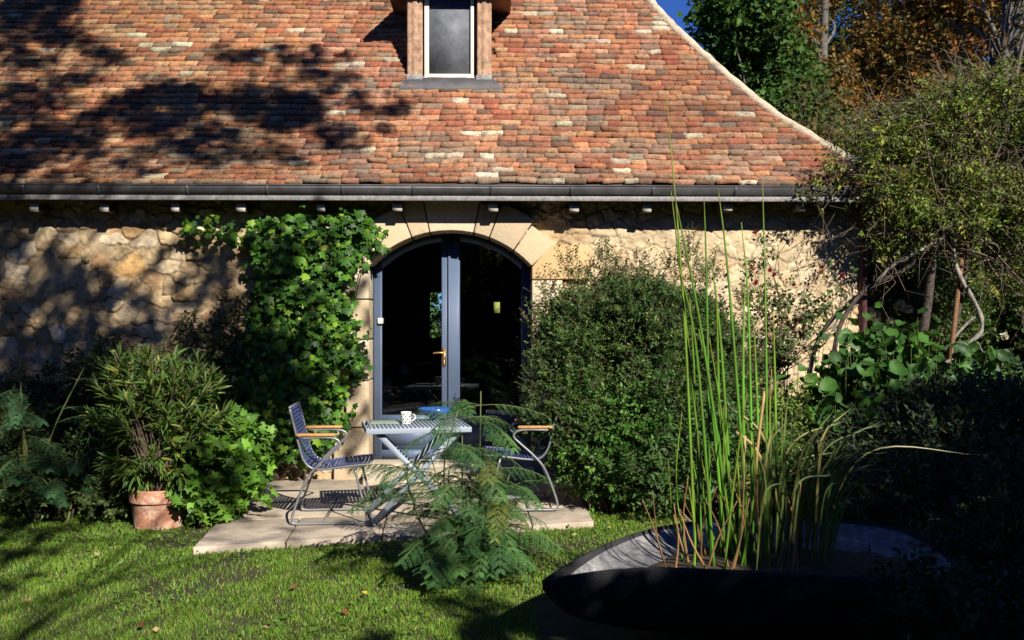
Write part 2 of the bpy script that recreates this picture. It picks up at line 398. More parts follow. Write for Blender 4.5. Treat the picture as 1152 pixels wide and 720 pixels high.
# doorstep
mb = MB(); mb.box((DC-DH-.02, WY-.42, .03), (DC+DH+.02, WY-.095, .17)); mb.build('doorstep', M['step'], house, bevel=.015)
mb = MB(); mb.box((DC-DH+.002, WY-.093, .03), (DC+DH-.002, WY+RV-.02, .195)); mb.build('door_sill', M['step'], house, bevel=.01)

# arched double door
DY = WY+.26
def door_leaf(x0, x1, stile_l, stile_r, handle=False):
    leaf = bpy.data.objects.new('glazed_door', None); link(leaf, house)
    z0 = .20
    def top(x, e=0.0): return ACZ+math.sqrt(max((AR-e)**2-(x-DC)**2, 0.0001))
    mb = MB()
    def stile(a, b, y0, y1):
        n = 6; xs = np.linspace(a, b, n)
        V = [(x, y, z0) for y in (y0, y1) for x in xs]+[(x, y, top(x, .003)) for y in (y0, y1) for x in xs]
        Q = []
        for i in range(n-1):
            Q += [(i, i+1, 2*n+i+1, 2*n+i), (n+i+1, n+i, 3*n+i, 3*n+i+1), (2*n+i, 2*n+i+1, 3*n+i+1, 3*n+i), (i+1, i, n+i, n+i+1)]
        Q += [(0, 2*n, 3*n, n), (n-1, 2*n-1, 4*n-1, 3*n-1)]
        mb.add(V, Q)
    stile(x0, x0+stile_l, DY, DY+.06); stile(x1-stile_r, x1, DY, DY+.06)
    a, b = x0+stile_l, x1-stile_r
    zr = at(450, 472, DY)[2]
    mb.box((a+.001, DY+.004, zr-.04), (b-.001, DY+.056, zr+.045))
    mb.box((a+.001, DY+.004, z0), (b-.001, DY+.056, z0+.09))
    mb.box((a+.001, DY+.022, z0+.09), (b-.001, DY+.04, zr-.04))     # solid lower panel
    mb.box((a+.06, DY+.012, z0+.14), (b-.06, DY+.021, zr-.09))
    # curved head
    n = 14; xs = np.linspace(a+.001, b-.001, n)
    V = [(x, y, z) for x in xs for y in (DY+.002, DY+.058) for z in (top(x, .075), top(x, .003))]
    Q = []
    for i in range(n-1):
        k = 4*i; Q += [(k, k+4, k+5, k+1), (k+2, k+3, k+7, k+6), (k, k+2, k+6, k+4), (k+1, k+5, k+7, k+3)]
    mb.add(V, Q); mb.build('door_frame', M['blue'], leaf)
    # pane
    V = []; Q = []
    for i, x in enumerate(xs): V += [(x, DY+.03, zr+.044), (x, DY+.03, top(x, .076))]
    Q = [(2*i, 2*i+2, 2*i+3, 2*i+1) for i in range(n-1)]
    mesh_np('glass_pane', V, np.array(Q), M['glass'], leaf)
    if handle:
        hp = at(500, 397, DY)
        mb = MB(); hx = x1-stile_r/2-.002
        mb.box((hx-.018, DY-.008, hp[2]-.13), (hx+.018, DY-.001, hp[2]+.05))
        mb.tube([(hx, DY-.006, hp[2]), (hx, DY-.045, hp[2])], .009, 8)
        mb.tube(curve([(hx, DY-.045, hp[2]), (hx-.05, DY-.05, hp[2]+.004), (hx-.11, DY-.046, hp[2]-.002)]), .008, 8)
        mb.tube([(hx, DY-.009, hp[2]-.085), (hx, DY-.018, hp[2]-.085)], .014, 10)
        mb.tube([(hx, DY-.018, hp[2]-.085), (hx+.006, DY-.02, hp[2]-.13)], .006, 6)
        mb.build('door_handle', M['brass'], leaf, smooth=False)
xm = at(503.5, 400, DY)[0]
door_leaf(DC-DH+.004, xm-.004, .085, .055, True)
door_leaf(xm+.004, DC+DH-.004, .12, .085)
# meeting strip proud of the right leaf
mb = MB(); mb.box((xm+.006, DY-.022, .2), (xm+.03, DY-.002, ACZ+math.sqrt(AR**2-(xm+.03-DC)**2)-.01)); mb.build('meeting_strip', M['blue'], house)
# small white alarm sensor on the left stile edge, yellow note on the right pane
p = at(428, 361, DY)
mb = MB(); mb.box((p[0]-.025, DY-.035, p[2]-.03), (p[0]+.03, DY-.002, p[2]+.03)); mb.build('door_sensor', M['cream'], house, bevel=.008)
p = at(559, 346, DY)
mb = MB(); mb.box((p[0]-.03, DY+.018, p[2]-.055), (p[0]+.03, DY+.024, p[2]+.055)); mb.build('paper_note', M['yellow'], house)

# dim room behind the door, with a small rear window looking on to the garden
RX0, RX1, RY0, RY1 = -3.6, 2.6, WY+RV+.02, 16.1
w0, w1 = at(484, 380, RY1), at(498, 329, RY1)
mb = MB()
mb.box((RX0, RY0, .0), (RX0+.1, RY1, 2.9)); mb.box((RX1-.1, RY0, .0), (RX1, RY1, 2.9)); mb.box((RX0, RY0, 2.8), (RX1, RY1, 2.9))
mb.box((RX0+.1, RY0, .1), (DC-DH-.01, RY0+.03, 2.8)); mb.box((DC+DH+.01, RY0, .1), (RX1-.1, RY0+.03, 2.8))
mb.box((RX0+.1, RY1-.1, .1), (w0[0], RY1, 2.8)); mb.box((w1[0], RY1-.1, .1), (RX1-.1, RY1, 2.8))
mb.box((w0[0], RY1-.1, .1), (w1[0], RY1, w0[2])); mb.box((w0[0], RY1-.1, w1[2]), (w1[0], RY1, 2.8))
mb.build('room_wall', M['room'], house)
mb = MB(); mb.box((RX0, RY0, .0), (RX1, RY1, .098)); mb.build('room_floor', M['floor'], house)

# ---- roof: profile with a flared foot
EY, EZ = 9.53, 2.90
def prof(s):
    s = np.asarray(s, float); g = np.linspace(0, 8, 1601); ang = np.radians(50-19*np.exp(-g/0.55))
    y = EY+np.concatenate([[0], np.cumsum(np.cos(ang[:-1]))])*(g[1]-g[0]); z = EZ+np.concatenate([[0], np.cumsum(np.sin(ang[:-1]))])*(g[1]-g[0])
    return np.interp(s, g, y), np.interp(s, g, z), np.interp(s, g, ang)
def roof_hit(px, py):
    d = ray(px, py); lo, hi = 0.0, 8.0
    for _ in range(40):
        m_ = (lo+hi)/2; y, z, _a = prof(m_); p = EYE+d*(float(y)/d[1])
        if p[2] > float(z): lo = m_
        else: hi = m_
    y, z, a = prof(lo); return EYE+d*(float(y)/d[1]), lo
hip_px = [(1012, 205), (980, 193), (945, 176), (915, 158), (880, 137), (865, 127), (840, 107), (800, 72), (757, 33), (725, -2)]
hs_, hx_ = [], []
for q in hip_px:
    p, s = roof_hit(*q); hs_.append(s); hx_.append(p[0])
hs_ = np.array(hs_); hx_ = np.array(hx_); hs_[0] = 0
sl_ = (hx_[-1]-hx_[-2])/(hs_[-1]-hs_[-2])
def hipx(s): return np.where(s <= hs_[-1], np.interp(s, hs_, hx_), hx_[-1]+sl_*(s-hs_[-1]))
SR = 5.0                                # slope length up to the ridge
# base sheet: front slope + hip end
sg = np.linspace(0, SR, 40); yy, zz, aa = prof(sg); hx = hipx(sg)
V = []; 
for i in range(40): V += [(XL-.4, yy[i], zz[i]-.012), (hx[i], yy[i], zz[i]-.012), (hx[i], 2*yy[-1]-yy[i], zz[i]-.012), (XL-.4, 2*yy[-1]-yy[i], zz[i]-.012)]
Q = []
for i in range(39):
    k = 4*i; Q += [(k, k+1, k+5, k+4), (k+1, k+2, k+6, k+5), (k+2, k+3, k+7, k+6)]
roof = bpy.data.objects.new('roof', None); link(roof, house)
mesh_np('roof_deck', V, np.array(Q), M['roofbase'], roof)
DPX0, DPX1 = 458, 553
dbase, ds = roof_hit(505, 93)
dxl, dxr = at(DPX0, 93, dbase[1])[0], at(DPX1, 93, dbase[1])[0]
def tiles():
    rng = np.random.default_rng(21)
    pal = np.array([(.34, .15, .08), (.28, .125, .075), (.36, .19, .12), (.50, .42, .31), (.15, .09, .065), (.36, .21, .125), (.23, .155, .11), (.28, .10, .06), (.38, .18, .09)])
    w = np.array([.24, .20, .13, .04, .08, .12, .05, .08, .06])
    P = []; s = 0.0; rows = []
    while s < SR: rows.append(s); s += rng.uniform(.086, .100)
    V = []; Cc = []
    for ri, s in enumerate(rows):
        x = XL-.4+rng.uniform(0, .15); xe = float(hipx(s+.05))
        low = math.exp(-s/0.9)
        while x < xe-.03:
            tw = rng.uniform(.13, .235)
            if x+tw > xe: tw = xe-x
            # skip under the dormer
            if s > ds+.02 and s < ds+1.75 and x+tw*.5 > dxl+.02 and x+tw*.5 < dxr-.02:
                x += tw; continue
            th_ = rng.uniform(.022, .036); lift = rng.uniform(0, .006)+max(0, rng.normal(0, .004))*(1+1.5*low); L = rng.uniform(.15, .17)
            so_ = rng.normal(0, .005)*(1+low)+(vnoise(np.array(x*1.7), np.array(ri*.35), 5)-.5)*.035*(.6+low)+(vnoise(np.array(x*.4), np.array(ri*.1), 15)-.5)*.08
            sk = rng.normal(0, .004+.006*low); bow = rng.normal(.002, .003)
            cc = pal[rng.choice(9, p=w)]*rng.uniform(.8, 1.2)*rng.uniform(.95, 1.05, 3)
            cc = cc*(.78+.4*vnoise(np.array(x*.9+5), np.array(s*.8), 61))*(.88+.24*vnoise(np.array(x*4.), np.array(s*1.1), 62))
            if vnoise(np.array(x*1.3), np.array(s*1.7+3), 63) > .72 and rng.random() < .5: cc = cc*.45+np.array([.20, .17, .13])*.55
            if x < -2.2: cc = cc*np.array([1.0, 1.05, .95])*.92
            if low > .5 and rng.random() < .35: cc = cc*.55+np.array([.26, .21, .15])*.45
            g = .0012
            for u in (0, .25, .5, .75, 1):
                xx = x+g+(tw-2*g)*u; bo = bow*(1-abs(2*u-1))+rng.normal(0, .0012); chip = .012*rng.random() if rng.random() < .10 else 0
                sf = s+so_+sk*(u-.5)*2+rng.normal(0, .0022)+chip; sb = sf+L
                V.append((xx, sb, .002)); V.append((xx, sf, .010+th_+lift+bo)); V.append((xx, sf+.002, .008+lift-.006+bo))
            V_c = np.repeat(cc[None], 15, 0)*np.repeat(rng.uniform(.85, 1.15, 5), 3)[:, None]; V_c[2::3] *= .6; Cc.append(V_c)  # lower front edges coloured darker: shade painted under each course
            x += tw
    V = np.array(V, float); Cc = np.concatenate(Cc)
    y, z, a = prof(np.clip(V[:, 1], 0, 7.9)); neg = np.minimum(V[:, 1], 0)
    a0 = a; y = y+neg*np.cos(a0); z = z+neg*np.sin(a0)
    W = np.stack([V[:, 0], y-np.sin(a0)*V[:, 2], z+np.cos(a0)*V[:, 2]], -1)
    n = len(W)//15; b = np.arange(n)[:, None]*15
    def q(*i): return b+np.array([i])
    Q = np.concatenate([q(3*i_+1, 3*i_+4, 3*i_+3, 3*i_) for i_ in range(4)]+[q(3*i_+2, 3*i_+5, 3*i_+4, 3*i_+1) for i_ in range(4)])
    T = np.concatenate([q(0, 2, 1), q(12, 13, 14)])
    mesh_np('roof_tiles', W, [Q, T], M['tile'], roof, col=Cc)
    # mirrored simple tiles for the back slope are out of every sensible view; the deck covers it
tiles()
# mortared hip capping
sg = np.linspace(-.02, SR, 60); yy, zz, aa = prof(np.maximum(sg, 0)); hx = hipx(np.maximum(sg, 0))
pts = np.stack([hx+.01, yy+.0, zz+.012], -1); rn = np.random.default_rng(4)
mb = MB(); mb.tube(pts+rn.normal(0, .003, pts.shape), .055+rn.normal(0, .003, 60), 8); mb.build('hip_capping', M['mortar'], roof, smooth=True)
mb = MB(); ry, rz_, _ = prof(SR); mb.tube([(XL-.4, float(ry), float(rz_)), (float(hipx(SR)), float(ry), float(rz_))], .1, 8); mb.build('ridge_capping', M['mortar'], roof)

# gutter and fascia
GX0, GX1 = XL-.4, float(hipx(0))-.03
GY = EY-.02
def extrude_x(prof_pts, x0, x1, mbx, seam=()):
    n = len(prof_pts); V = [(x0, y, z) for y, z in prof_pts]+[(x1, y, z) for y, z in prof_pts]
    mbx.add(V, [(i, i+1, n+i+1, n+i) for i in range(n-1)])
ztop = at(500, 208.5, GY-.12)[2]; zmid = at(500, 218.5, GY-.1)[2]; zbot = at(500, 226.5, GY-.02)[2]
mb = MB(); R_ = .062; gp = []
cy = GY-.06; cz = ztop-.005
for a in np.linspace(0, math.pi, 13): gp.append((cy-R_*math.cos(math.pi-a)*-1, cz-R_*1.35*math.sin(a)))
gp = [(cy+R_*math.cos(a), cz-R_*1.35*math.sin(a)) for a in np.linspace(math.pi, 2*math.pi, 13)] if False else [(cy-R_*math.cos(a), cz-R_*1.35*math.sin(a)) for a in np.linspace(0, math.pi, 13)]
extrude_x(gp, GX0, GX1, mb)
mb.tube([(GX0, cy-R_, cz+.004), (GX1, cy-R_, cz+.004)], .009, 8)
for px in (25, 110, 210, 300, 385, 465, 553, 643, 735, 828, 915):
    x = at(px, 212, cy-R_)[0]; mb2 = [(y+(-.004 if y < cy else .0), z-.004) for y, z in gp]
    extrude_x(mb2, x-.014, x+.014, mb)
g = mb.build('gutter', M['zinc'], house, smooth=False)
sm_ = g.modifiers.new('solid', 'SOLIDIFY'); sm_.thickness = .003
mb = MB(); mb.box((GX0, GY-.075, zbot), (GX1, GY-.045, zmid-.012)); mb.box((GX0, GY-.044, zbot+.004), (GX1, GY-.012, cz+.01)); mb.build('fascia_board', M['zinc_light'], house, bevel=.004)
# rafters with pale sawn ends
for px in (-45, 38, 117, 197, 271, 361, 447, 555, 646, 728, 819, 901, 985):
    p = at(px, 233.5, GY+.02); hz_ = .036+.004*math.sin(px*1.7); w = .040+.005*math.sin(px*2.9); p[2] += .006*math.sin(px)
    r = MB(); r.box((p[0]-w, GY+.035, p[2]-hz_), (p[0]+w, WY+.1, p[2]+hz_)); ro = r.build('rafter', M['timber_dark'], house)
    e = MB(); e.box((p[0]-w-.001, GY+.018, p[2]-hz_-.001), (p[0]+w+.001, GY+.033, p[2]+hz_+.001)); e.build('rafter_end', M['timber_pale'], ro)
mb = MB(); mb.box((GX0, GY, zbot+.085), (GX1-.05, WY+.05, zbot+.10)); mb.build('soffit', M['timber_dark'], house)
# downpipe on the corner
dp = at(972, 400, WY-.05)[0]
mb = MB(); mb.tube([(dp, WY-.02, 0), (dp, WY-.02, 2.6), (dp-.05, WY-.25, 2.82)], .04, 10); mb.build('downpipe', M['purple'], house, smooth=True)

# ---- dormer
dormer = bpy.data.objects.new('dormer_window', None); link(dormer, house)
DYF = dbase[1]-.02; dz0 = dbase[2]+.01; dzt = 5.18
pw = .165
for side, (a, b) in ((-1, (dxl, at(475, 60, DYF)[0])), (1, (at(536.5, 60, DYF)[0], dxr))):
    mb = MB(); n = 9; xs = np.linspace(a, b, n); V = []
    dep = [0, -.012, .004, -.016, -.020, -.016, .006, -.010, 0]
    for x, d in zip(xs, dep): V += [(x, DYF+.02+d, dz0+.07), (x, DYF+.02+d, dzt)]
    k = len(V); V += [(x, DYF+.22, z) for x in xs for z in (dz0+.07, dzt)]
    Q = [(2*i, 2*i+2, 2*i+3, 2*i+1) for i in range(n-1)]+[(0, 1, k+1, k), (2*n-2, k+2*n-2, k+2*n-1, 2*n-1)]
    mb.add(V, Q); mb.build('dormer_post', M['post'], dormer)
    mb = MB(); mb.box((a-.008, DYF-.025, dz0-.02), (b+.008, DYF+.2, dz0+.068)); mb.build('post_foot', M['zinc_light'], dormer, bevel=.005)
ia, ib_ = at(476, 60, DYF)[0], at(535.5, 60, DYF)[0]
wz0 = at(505, 89, DYF)[2]
mb = MB(); mb.box((ia+.005, DYF+.06, wz0-.03), (ib_-.02, DYF+.12, wz0+.012)); mb.box((ia+.01, DYF+.05, wz0+.014), (ib_-.025, DYF+.11, wz0+.07))
mb.box((ia+.01, DYF+.05, wz0+.0705), (ia+.06, DYF+.11, dzt)); mb.box((ib_-.06, DYF+.05, wz0+.0705), (ib_-.025, DYF+.11, dzt)); mb.build('window_frame', M['cream'], dormer, bevel=.004)
mb = MB(); mb.box((ia+.055, DYF+.085, wz0+.06), (ib_-.05, DYF+.09, dzt)); mb.build('window_pane', M['blind'], dormer)
mb = MB(); mb.box((ib_-.019, DYF+.11, wz0-.03), (ib_, DYF+.16, dzt)); mb.build('window_reveal', M['timber_dark'], dormer)
# lead apron
y0, z0_, a0 = prof(ds-.16); y1, z1_, a1 = prof(ds+.05)
mb = MB()
xa, xb = at(449, 104, float(y0))[0], at(566, 104, float(y0))[0]; xc, xd = dxl-.02, dxr+.02
off = .045
V = [(xa, float(y0)-off*.7, float(z0_)+off*.6), (xb, float(y0)-off*.7, float(z0_)+off*.6), (xd, DYF-.01, dz0+.035), (xc, DYF-.01, dz0+.035), (xa, float(y0)-off*.6, float(z0_)+.01), (xb, float(y0)-off*.6, float(z0_)+.01)]
mb.add(V, [(0, 1, 2, 3), (4, 5, 1, 0)])
mb.add([(xc, DYF-.01, dz0+.035), (xd, DYF-.01, dz0+.035), (xd, DYF+.03, wz0-.03), (xc, DYF+.03, wz0-.03)], [(0, 1, 2, 3)])
mb.build('lead_apron', M['zinc'], dormer)
# cheeks, lintel, little roof with overhanging eaves
mb = MB()
for x in (dxl+.01, dxr-.06):
    mb = MB(); mb.box((x, DYF+.1, dz0-.1), (x+.05, DYF+1.35, dzt)); mb.build('dormer_cheek', M['mortar'], dormer)
mb = MB(); mb.box((dxl-.01, DYF+.0, dzt+.001), (dxr+.01, DYF+.2, dzt+.15)); mb.build('dormer_lintel', M['post'], dormer)
xmid = (dxl+dxr)/2; ov = .22; rzp = dzt+.72
V = [(dxl-ov, DYF-.18, dzt+.0), (dxr+ov, DYF-.18, dzt+.0), (dxr+ov, DYF+1.6, dzt+.0), (dxl-ov, DYF+1.6, dzt+.0), (xmid, DYF+.35, rzp), (xmid, DYF+2.0, rzp)]
V2 = [(x, y, z+.06) for x, y, z in V]
mb = MB(); mb.add(V+V2, [(0, 3, 2, 1), (6, 7, 1, 0), (7, 8, 2, 1), (9, 6, 0, 3), (7, 8, 11, 10), (9, 6, 10, 11)], [(6, 7, 10)]); mb.build('dormer_roof', M['tile'], dormer, usecol=False)
dr = bpy.data.objects['dormer_roof']; at_ = dr.data.color_attributes.new('col', 'FLOAT_COLOR', 'POINT')
at_.data.foreach_set('color', np.tile((.4, .2, .12, 1), 12).astype(np.float32))

# furniture glimpsed inside
lp = thing('pendant_lamp', 'small pale pendant lamp hanging in the dark room behind the left door pane', 'lamp')
q = at(455, 418, 12.6)
mb = MB(); mb.lathe([(.03, .09), (.07, .02), (.11, -.02), (.105, -.025), (.06, .01)], centre=(q[0], 12.6, q[2]), n=20); mb.build('lamp_shade', M['cream'], lp, smooth=True)
mb = MB(); mb.tube([(q[0], 12.6, q[2]+.09), (q[0], 12.6, 2.8)], .005, 5); mb.build('cord', M['timber_dark'], lp)
cu = thing('curtain', 'grey blue curtain hanging by the far window inside the room', 'curtain')
q = at(467, 345, 15.8); xs = np.linspace(q[0]-.12, q[0]+.10, 24); V = [(x, 15.8+.02*math.sin(i*1.3), z) for i, x in enumerate(xs) for z in (1.1, 2.5)]
mesh_np('cloth', V, np.array([(2*i, 2*i+2, 2*i+3, 2*i+1) for i in range(23)]), M['blind'], cu)
ch = thing('dining_chair', 'pale wooden chair back seen dimly through the left pane of the glass door', 'chair')
mb = MB(); p = at(431, 445, 11.2)
mb.box((p[0]-.10, 11.18, p[2]-.25), (p[0]+.09, 11.22, p[2]+.18)); mb.build('backrest', M['lampshade'], ch, bevel=.02)
mb = MB()
for dx in (-.12, .12):
    for dy in (0, .4): mb.bar((p[0]+dx, 11.2+dy, .1), (p[0]+dx, 11.2+dy, p[2]-.2 if dy == 0 else .5), .035, .035, (0, 1, 0))
mb.box((p[0]-.15, 11.17, .5), (p[0]+.15, 11.62, .54)); mb.build('chair_base', M['timber_dark'], ch)
t = thing('sideboard', 'dark sideboard at the back of the room behind the door', 'sideboard')
mb = MB(); q = at(475, 440, 14.5)
mb.box((q[0]-1.2, 14.3, .1), (q[0]+.6, 14.8, .95)); mb.build('cabinet', M['timber_dark'], t, bevel=.01)
mb = MB(); mb.box((q[0]-1.25, 14.25, .951), (q[0]+.65, 14.82, .98)); mb.build('worktop', M['lampshade'], t, bevel=.005)
# ------------------------------------------------------------------ foliage machinery
def nrm(a): return a/(np.linalg.norm(a, axis=-1, keepdims=True)+1e-9)
def T_oval(w=.3, bend=-.08, fold=.08):
    V = np.array([(0, 0, 0), (w, .42, fold), (0, 1, bend), (-w, .42, fold), (0, .45, 0)])
    return V, [np.array([(0, 1, 4), (1, 2, 4), (4, 2, 3), (0, 4, 3)])]
def T_lance(w=.09):
    V = np.array([(0, 0, 0), (w, .35, .03), (w*.8, .7, .0), (0, 1, -.12), (-w*.8, .7, 0), (-w, .35, .03), (0, .5, -.01)])
    return V, [np.array([(0, 1, 6), (1, 2, 6), (2, 3, 6), (6, 3, 4), (6, 4, 5), (0, 6, 5)])]
def T_palm():
    o = [(0, 0), (.28, -.10), (.50, .12), (.36, .34), (.56, .62), (.22, .62), (0, 1.0), (-.22, .62), (-.56, .62), (-.36, .34), (-.50, .12), (-.28, -.10)]
    V = np.array([(x, y, -.10*abs(x)*2-.08*y*y) for x, y in o]+[(0, .35, .05)]); n = 12
    return V, [np.array([(12, i, (i+1) % n) for i in range(n)])]
def T_round(n=12, cup=.20):
    a = np.arange(n)*2*math.pi/n-math.pi/2
    V = np.array([((.44+.05*math.sin(3*t))*math.cos(t), .52+.52*math.sin(t), cup*(1 if i % 2 else .75)) for i, t in enumerate(a)]+[(0, .5, -.02), (0, 0, 0)])
    V[:, 2] += .25*np.abs(V[:, 0])-.12*V[:, 1]**2; V[0] = (0, .06, 0)
    return V, [np.array([(n, i, (i+1) % n) for i in range(n)])]
def frames(d, nn):
    y = nrm(d); x = nrm(np.cross(y, nn)); z = np.cross(x, y)
    return np.stack([x, y, z], -1)      # columns
def inst(T, P, R, S, col):
    tv, tf = T; n = len(P); m = len(tv)
    V = np.einsum('nij,mj->nmi', R, tv)*np.asarray(S).reshape(n, 1, -1)+P[:, None]
    F_ = [(f[None]+np.arange(n)[:, None, None]*m).reshape(-1, f.shape[1]) for f in tf]
    return V.reshape(-1, 3), F_, np.repeat(col, m, 0)
def merge(parts):
    V = []; Fs = {}; c = []; n = 0
    for v, f, cc in parts:
        for q in f: Fs.setdefault(q.shape[1], []).append(q+n)
        V.append(v); c.append(cc); n += len(v)
    return np.concatenate(V), [np.concatenate(x) for x in Fs.values()], np.concatenate(c)
def palette(rng, n, cols, w=None, jit=.15):
    cols = np.array(cols); w = None if w is None else np.array(w)/np.sum(w)
    return cols[rng.choice(len(cols), n, p=w)]*rng.uniform(1-jit, 1+jit, (n, 1))
def sample(rng, cl, n, inner=.35, pw=2.0):
    """cl rows: x,y,z,rx,ry,rz.  Points through each ellipsoid's volume, denser near its skin, with outward directions."""
    cl = np.asarray(cl, float); w = (cl[:, 3]*cl[:, 5]+cl[:, 3]*cl[:, 4])**(pw/2); w /= w.sum()
    k = rng.choice(len(cl), n, p=w); d = nrm(rng.normal(size=(n, 3)))
    r = (inner**3+(1-inner**3)*rng.random(n))**(1/3)
    lump = 1+.22*np.sin(d[:, 0]*5+k)+.18*np.sin(d[:, 2]*7+k*2.1)*np.cos(d[:, 1]*6)
    return cl[k, :3]+d*(r*lump)[:, None]*cl[k, 3:6], d
def sprays(rng, P, D, tmpl, leaf, n_leaf, length, cols, w=None, spread=.9, droop=0.0, up=.35, patch=None, wild=.35, face=.5):
    """every point grows a short twig (direction D) carrying leaves either side"""
    n = len(P); D = nrm(D+rng.normal(0, wild, (n, 3))+np.array([0, 0, up]))
    L = length*rng.uniform(.5, 1.3, n)
    t = (np.arange(n_leaf)+.6)/n_leaf
    base = P[:, None]+D[:, None]*(L[:, None]*t)[..., None]
    base[..., 2] -= droop*(L[:, None]*t)**2
    side = nrm(np.cross(D, rng.normal(size=(n, 3))))
    s = np.where(np.arange(n_leaf) % 2 == 0, 1, -1)[None, :, None]
    other = np.cross(D, side)
    ang = rng.uniform(-.8, .8, (n, n_leaf, 1))
    sd = side[:, None]*s*np.cos(ang)+other[:, None]*np.sin(ang)
    ld = nrm(D[:, None]*(1-spread*.5)+sd*spread+rng.normal(0, .15, (n, n_leaf, 3))+np.array([0, 0, -droop]))
    nn = nrm(np.array([0, -.25, 1.0])*face+rng.normal(0, .45, (n, n_leaf, 3))+np.cross(ld, sd)*.2+SUN*.25)
    P2 = base.reshape(-1, 3); R = frames(ld.reshape(-1, 3), nn.reshape(-1, 3))
    S = leaf*rng.uniform(.6, 1.25, len(P2))
    c = palette(rng, n, cols, w); c = np.repeat(c, n_leaf, 0)*rng.uniform(.85, 1.15, (len(P2), 1))
    return inst(tmpl, P2, R, S, c), (P, P+D*L[:, None])
def leafmesh(name, parts, parent, m='leaf'):
    V, Fa, c = merge(parts); return mesh_np(name, V, Fa, M[m], parent, col=c)
def segs(A, B, ra, rb, n=3, col=None):
    """many thin tapered sticks at once"""
    A = np.asarray(A); B = np.asarray(B); k = len(A); d = nrm(B-A)
    u = nrm(np.cross(d, np.array([.3, .2, .93]))); v = np.cross(d, u); a = np.arange(n)*2*math.pi/n
    c = np.cos(a)[None, :, None]*u[:, None]+np.sin(a)[None, :, None]*v[:, None]
    ra = np.broadcast_to(ra, (k,))[:, None, None]; rb = np.broadcast_to(rb, (k,))[:, None, None]
    V = np.concatenate([A[:, None]+c*ra, B[:, None]+c*rb], 1).reshape(-1, 3)
    j = np.arange(n); j2 = (j+1) % n; q = np.stack([j, j2, n+j2, n+j], -1)
    Fq = (q[None]+np.arange(k)[:, None, None]*2*n).reshape(-1, 4)
    return V, [Fq], np.repeat(col, 2*n, 0) if col is not None and np.ndim(col) == 2 else np.ones((len(V), 3))
def stickmesh(name, segl, parent, m):
    V, Fa, c = merge(segl); return mesh_np(name, V, Fa, M[m], parent, col=c, smooth=True)
def branchy(rng, root, targets, r0, r1=.006, k=5, bend=.25, split=.35):
    """limbs from a trunk polyline to every target, leaving it part-way up"""
    mb = MB(); root = np.asarray(root, float)
    for tg in targets:
        i = rng.integers(int(len(root)*split), len(root)); a = root[i]; L = np.linalg.norm(tg-a)
        mid = (a+tg)/2+rng.normal(0, bend*.3, 3)*L+np.array([0, 0, .12*L])
        c = curve([a, mid, tg], k); rr = np.linspace(r0*min(1, L/1.5+.3), r1, len(c)); mb.tube(c, rr, 6)
    return mb

# ------------------------------------------------------------------ trees outside the picture that cast its shade
def shade_tree(name, label, targets, k0, trunk, seed, cols, leaf=.06, cov=5.0, group=None):
    """targets: (surface point, radius): the crown's clumps stand sunward of them, k0 metres away"""
    rng = np.random.default_rng(seed); t = thing(name, label, 'tree', group)
    cl = []
    for p, r in targets:
        k = k0+rng.uniform(-.9, .9); c = p+SUN*k; cl.append((*c, r, r, r*.9))
    cl = np.array(cl); P = []; D = []
    for c in cl:
        n = max(3, int(cov*math.pi*c[3]**2/(leaf*leaf*.34)/7))
        d = nrm(rng.normal(size=(n, 3)))
        rad = rng.random((n, 1))**.5; out = rng.random((n, 1)) < .22; rad = np.where(out, rng.uniform(.9, 1.75, (n, 1)), rad)
        P.append(c[:3]+d*rad*(np.maximum(c[3:6]-.045, .02))); D.append(d)
    P = np.concatenate(P); D = np.concatenate(D)
    g, tw = sprays(rng, P, D, T_oval(.34), leaf, 6, .07, cols, spread=.9, wild=.5)
    leafmesh('crown', [g], t)
    mb = branchy(rng, trunk, cl[::3, :3], .022, .004, bend=.15, split=.55)
    mb.tube(trunk, np.linspace(.17, .05, len(trunk)), 10); mb.build('trunk', M['bark'], t, smooth=True)
    return t
T = []
ro_ = np.random.default_rng(77)
def on_roof(px, py, r):
    p, s = roof_hit(px, py); T.append((p, r*p[1]/F*1.5))
def on_wall(px, py, r, Y=9.75): T.append((at(px, py, Y), rpx(r, Y)*1.1))
for q in [(8, 18, 24), (35, 30, 26), (62, 12, 18), (60, 40, 18), (20, 70, 14), (5, 55, 14), (48, 72, 12), (70, 95, 11), (98, 52, 9), (122, 70, 14), (62, 110, 10), (95, 92, 12), (80, 5, 10), (30, 5, 20),
          (125, 130, 16), (150, 118, 20), (178, 108, 20), (205, 108, 18), (225, 120, 18), (165, 140, 22), (195, 145, 20), (220, 160, 12), (250, 120, 12), (272, 108, 18), (300, 112, 20), (325, 122, 20), (345, 130, 18), (312, 140, 18), (280, 132, 14), (240, 150, 14), (205, 170, 12), (185, 165, 10), (262, 165, 9), (235, 185, 10), (250, 180, 8), (285, 180, 8), (320, 175, 11), (335, 185, 8), (375, 150, 12), (382, 165, 9), (360, 155, 10),
          (250, 66, 8), (268, 68, 10), (285, 66, 9), (312, 58, 9), (320, 70, 8), (345, 68, 12), (352, 86, 12), (372, 102, 9), (385, 68, 7), (392, 90, 8), (405, 110, 7), (418, 128, 8), (432, 148, 8), (445, 128, 9), (455, 118, 7), (395, 128, 7),
          (20, 108, 20), (42, 125, 16), (8, 135, 14), (60, 155, 20), (30, 160, 22), (5, 175, 20), (80, 165, 16), (45, 182, 16), (12, 190, 16), (98, 140, 12), (90, 178, 9), (135, 188, 8), (160, 175, 9), (110, 152, 10), (165, 195, 9), (60, 200, 9)]: on_roof(*q)
T += [(p+np.array([ro_.normal(0, .22), ro_.normal(0, .12), ro_.normal(0, .12)]), r*ro_.uniform(.35, .7)) for p, r in list(T)[:95]]
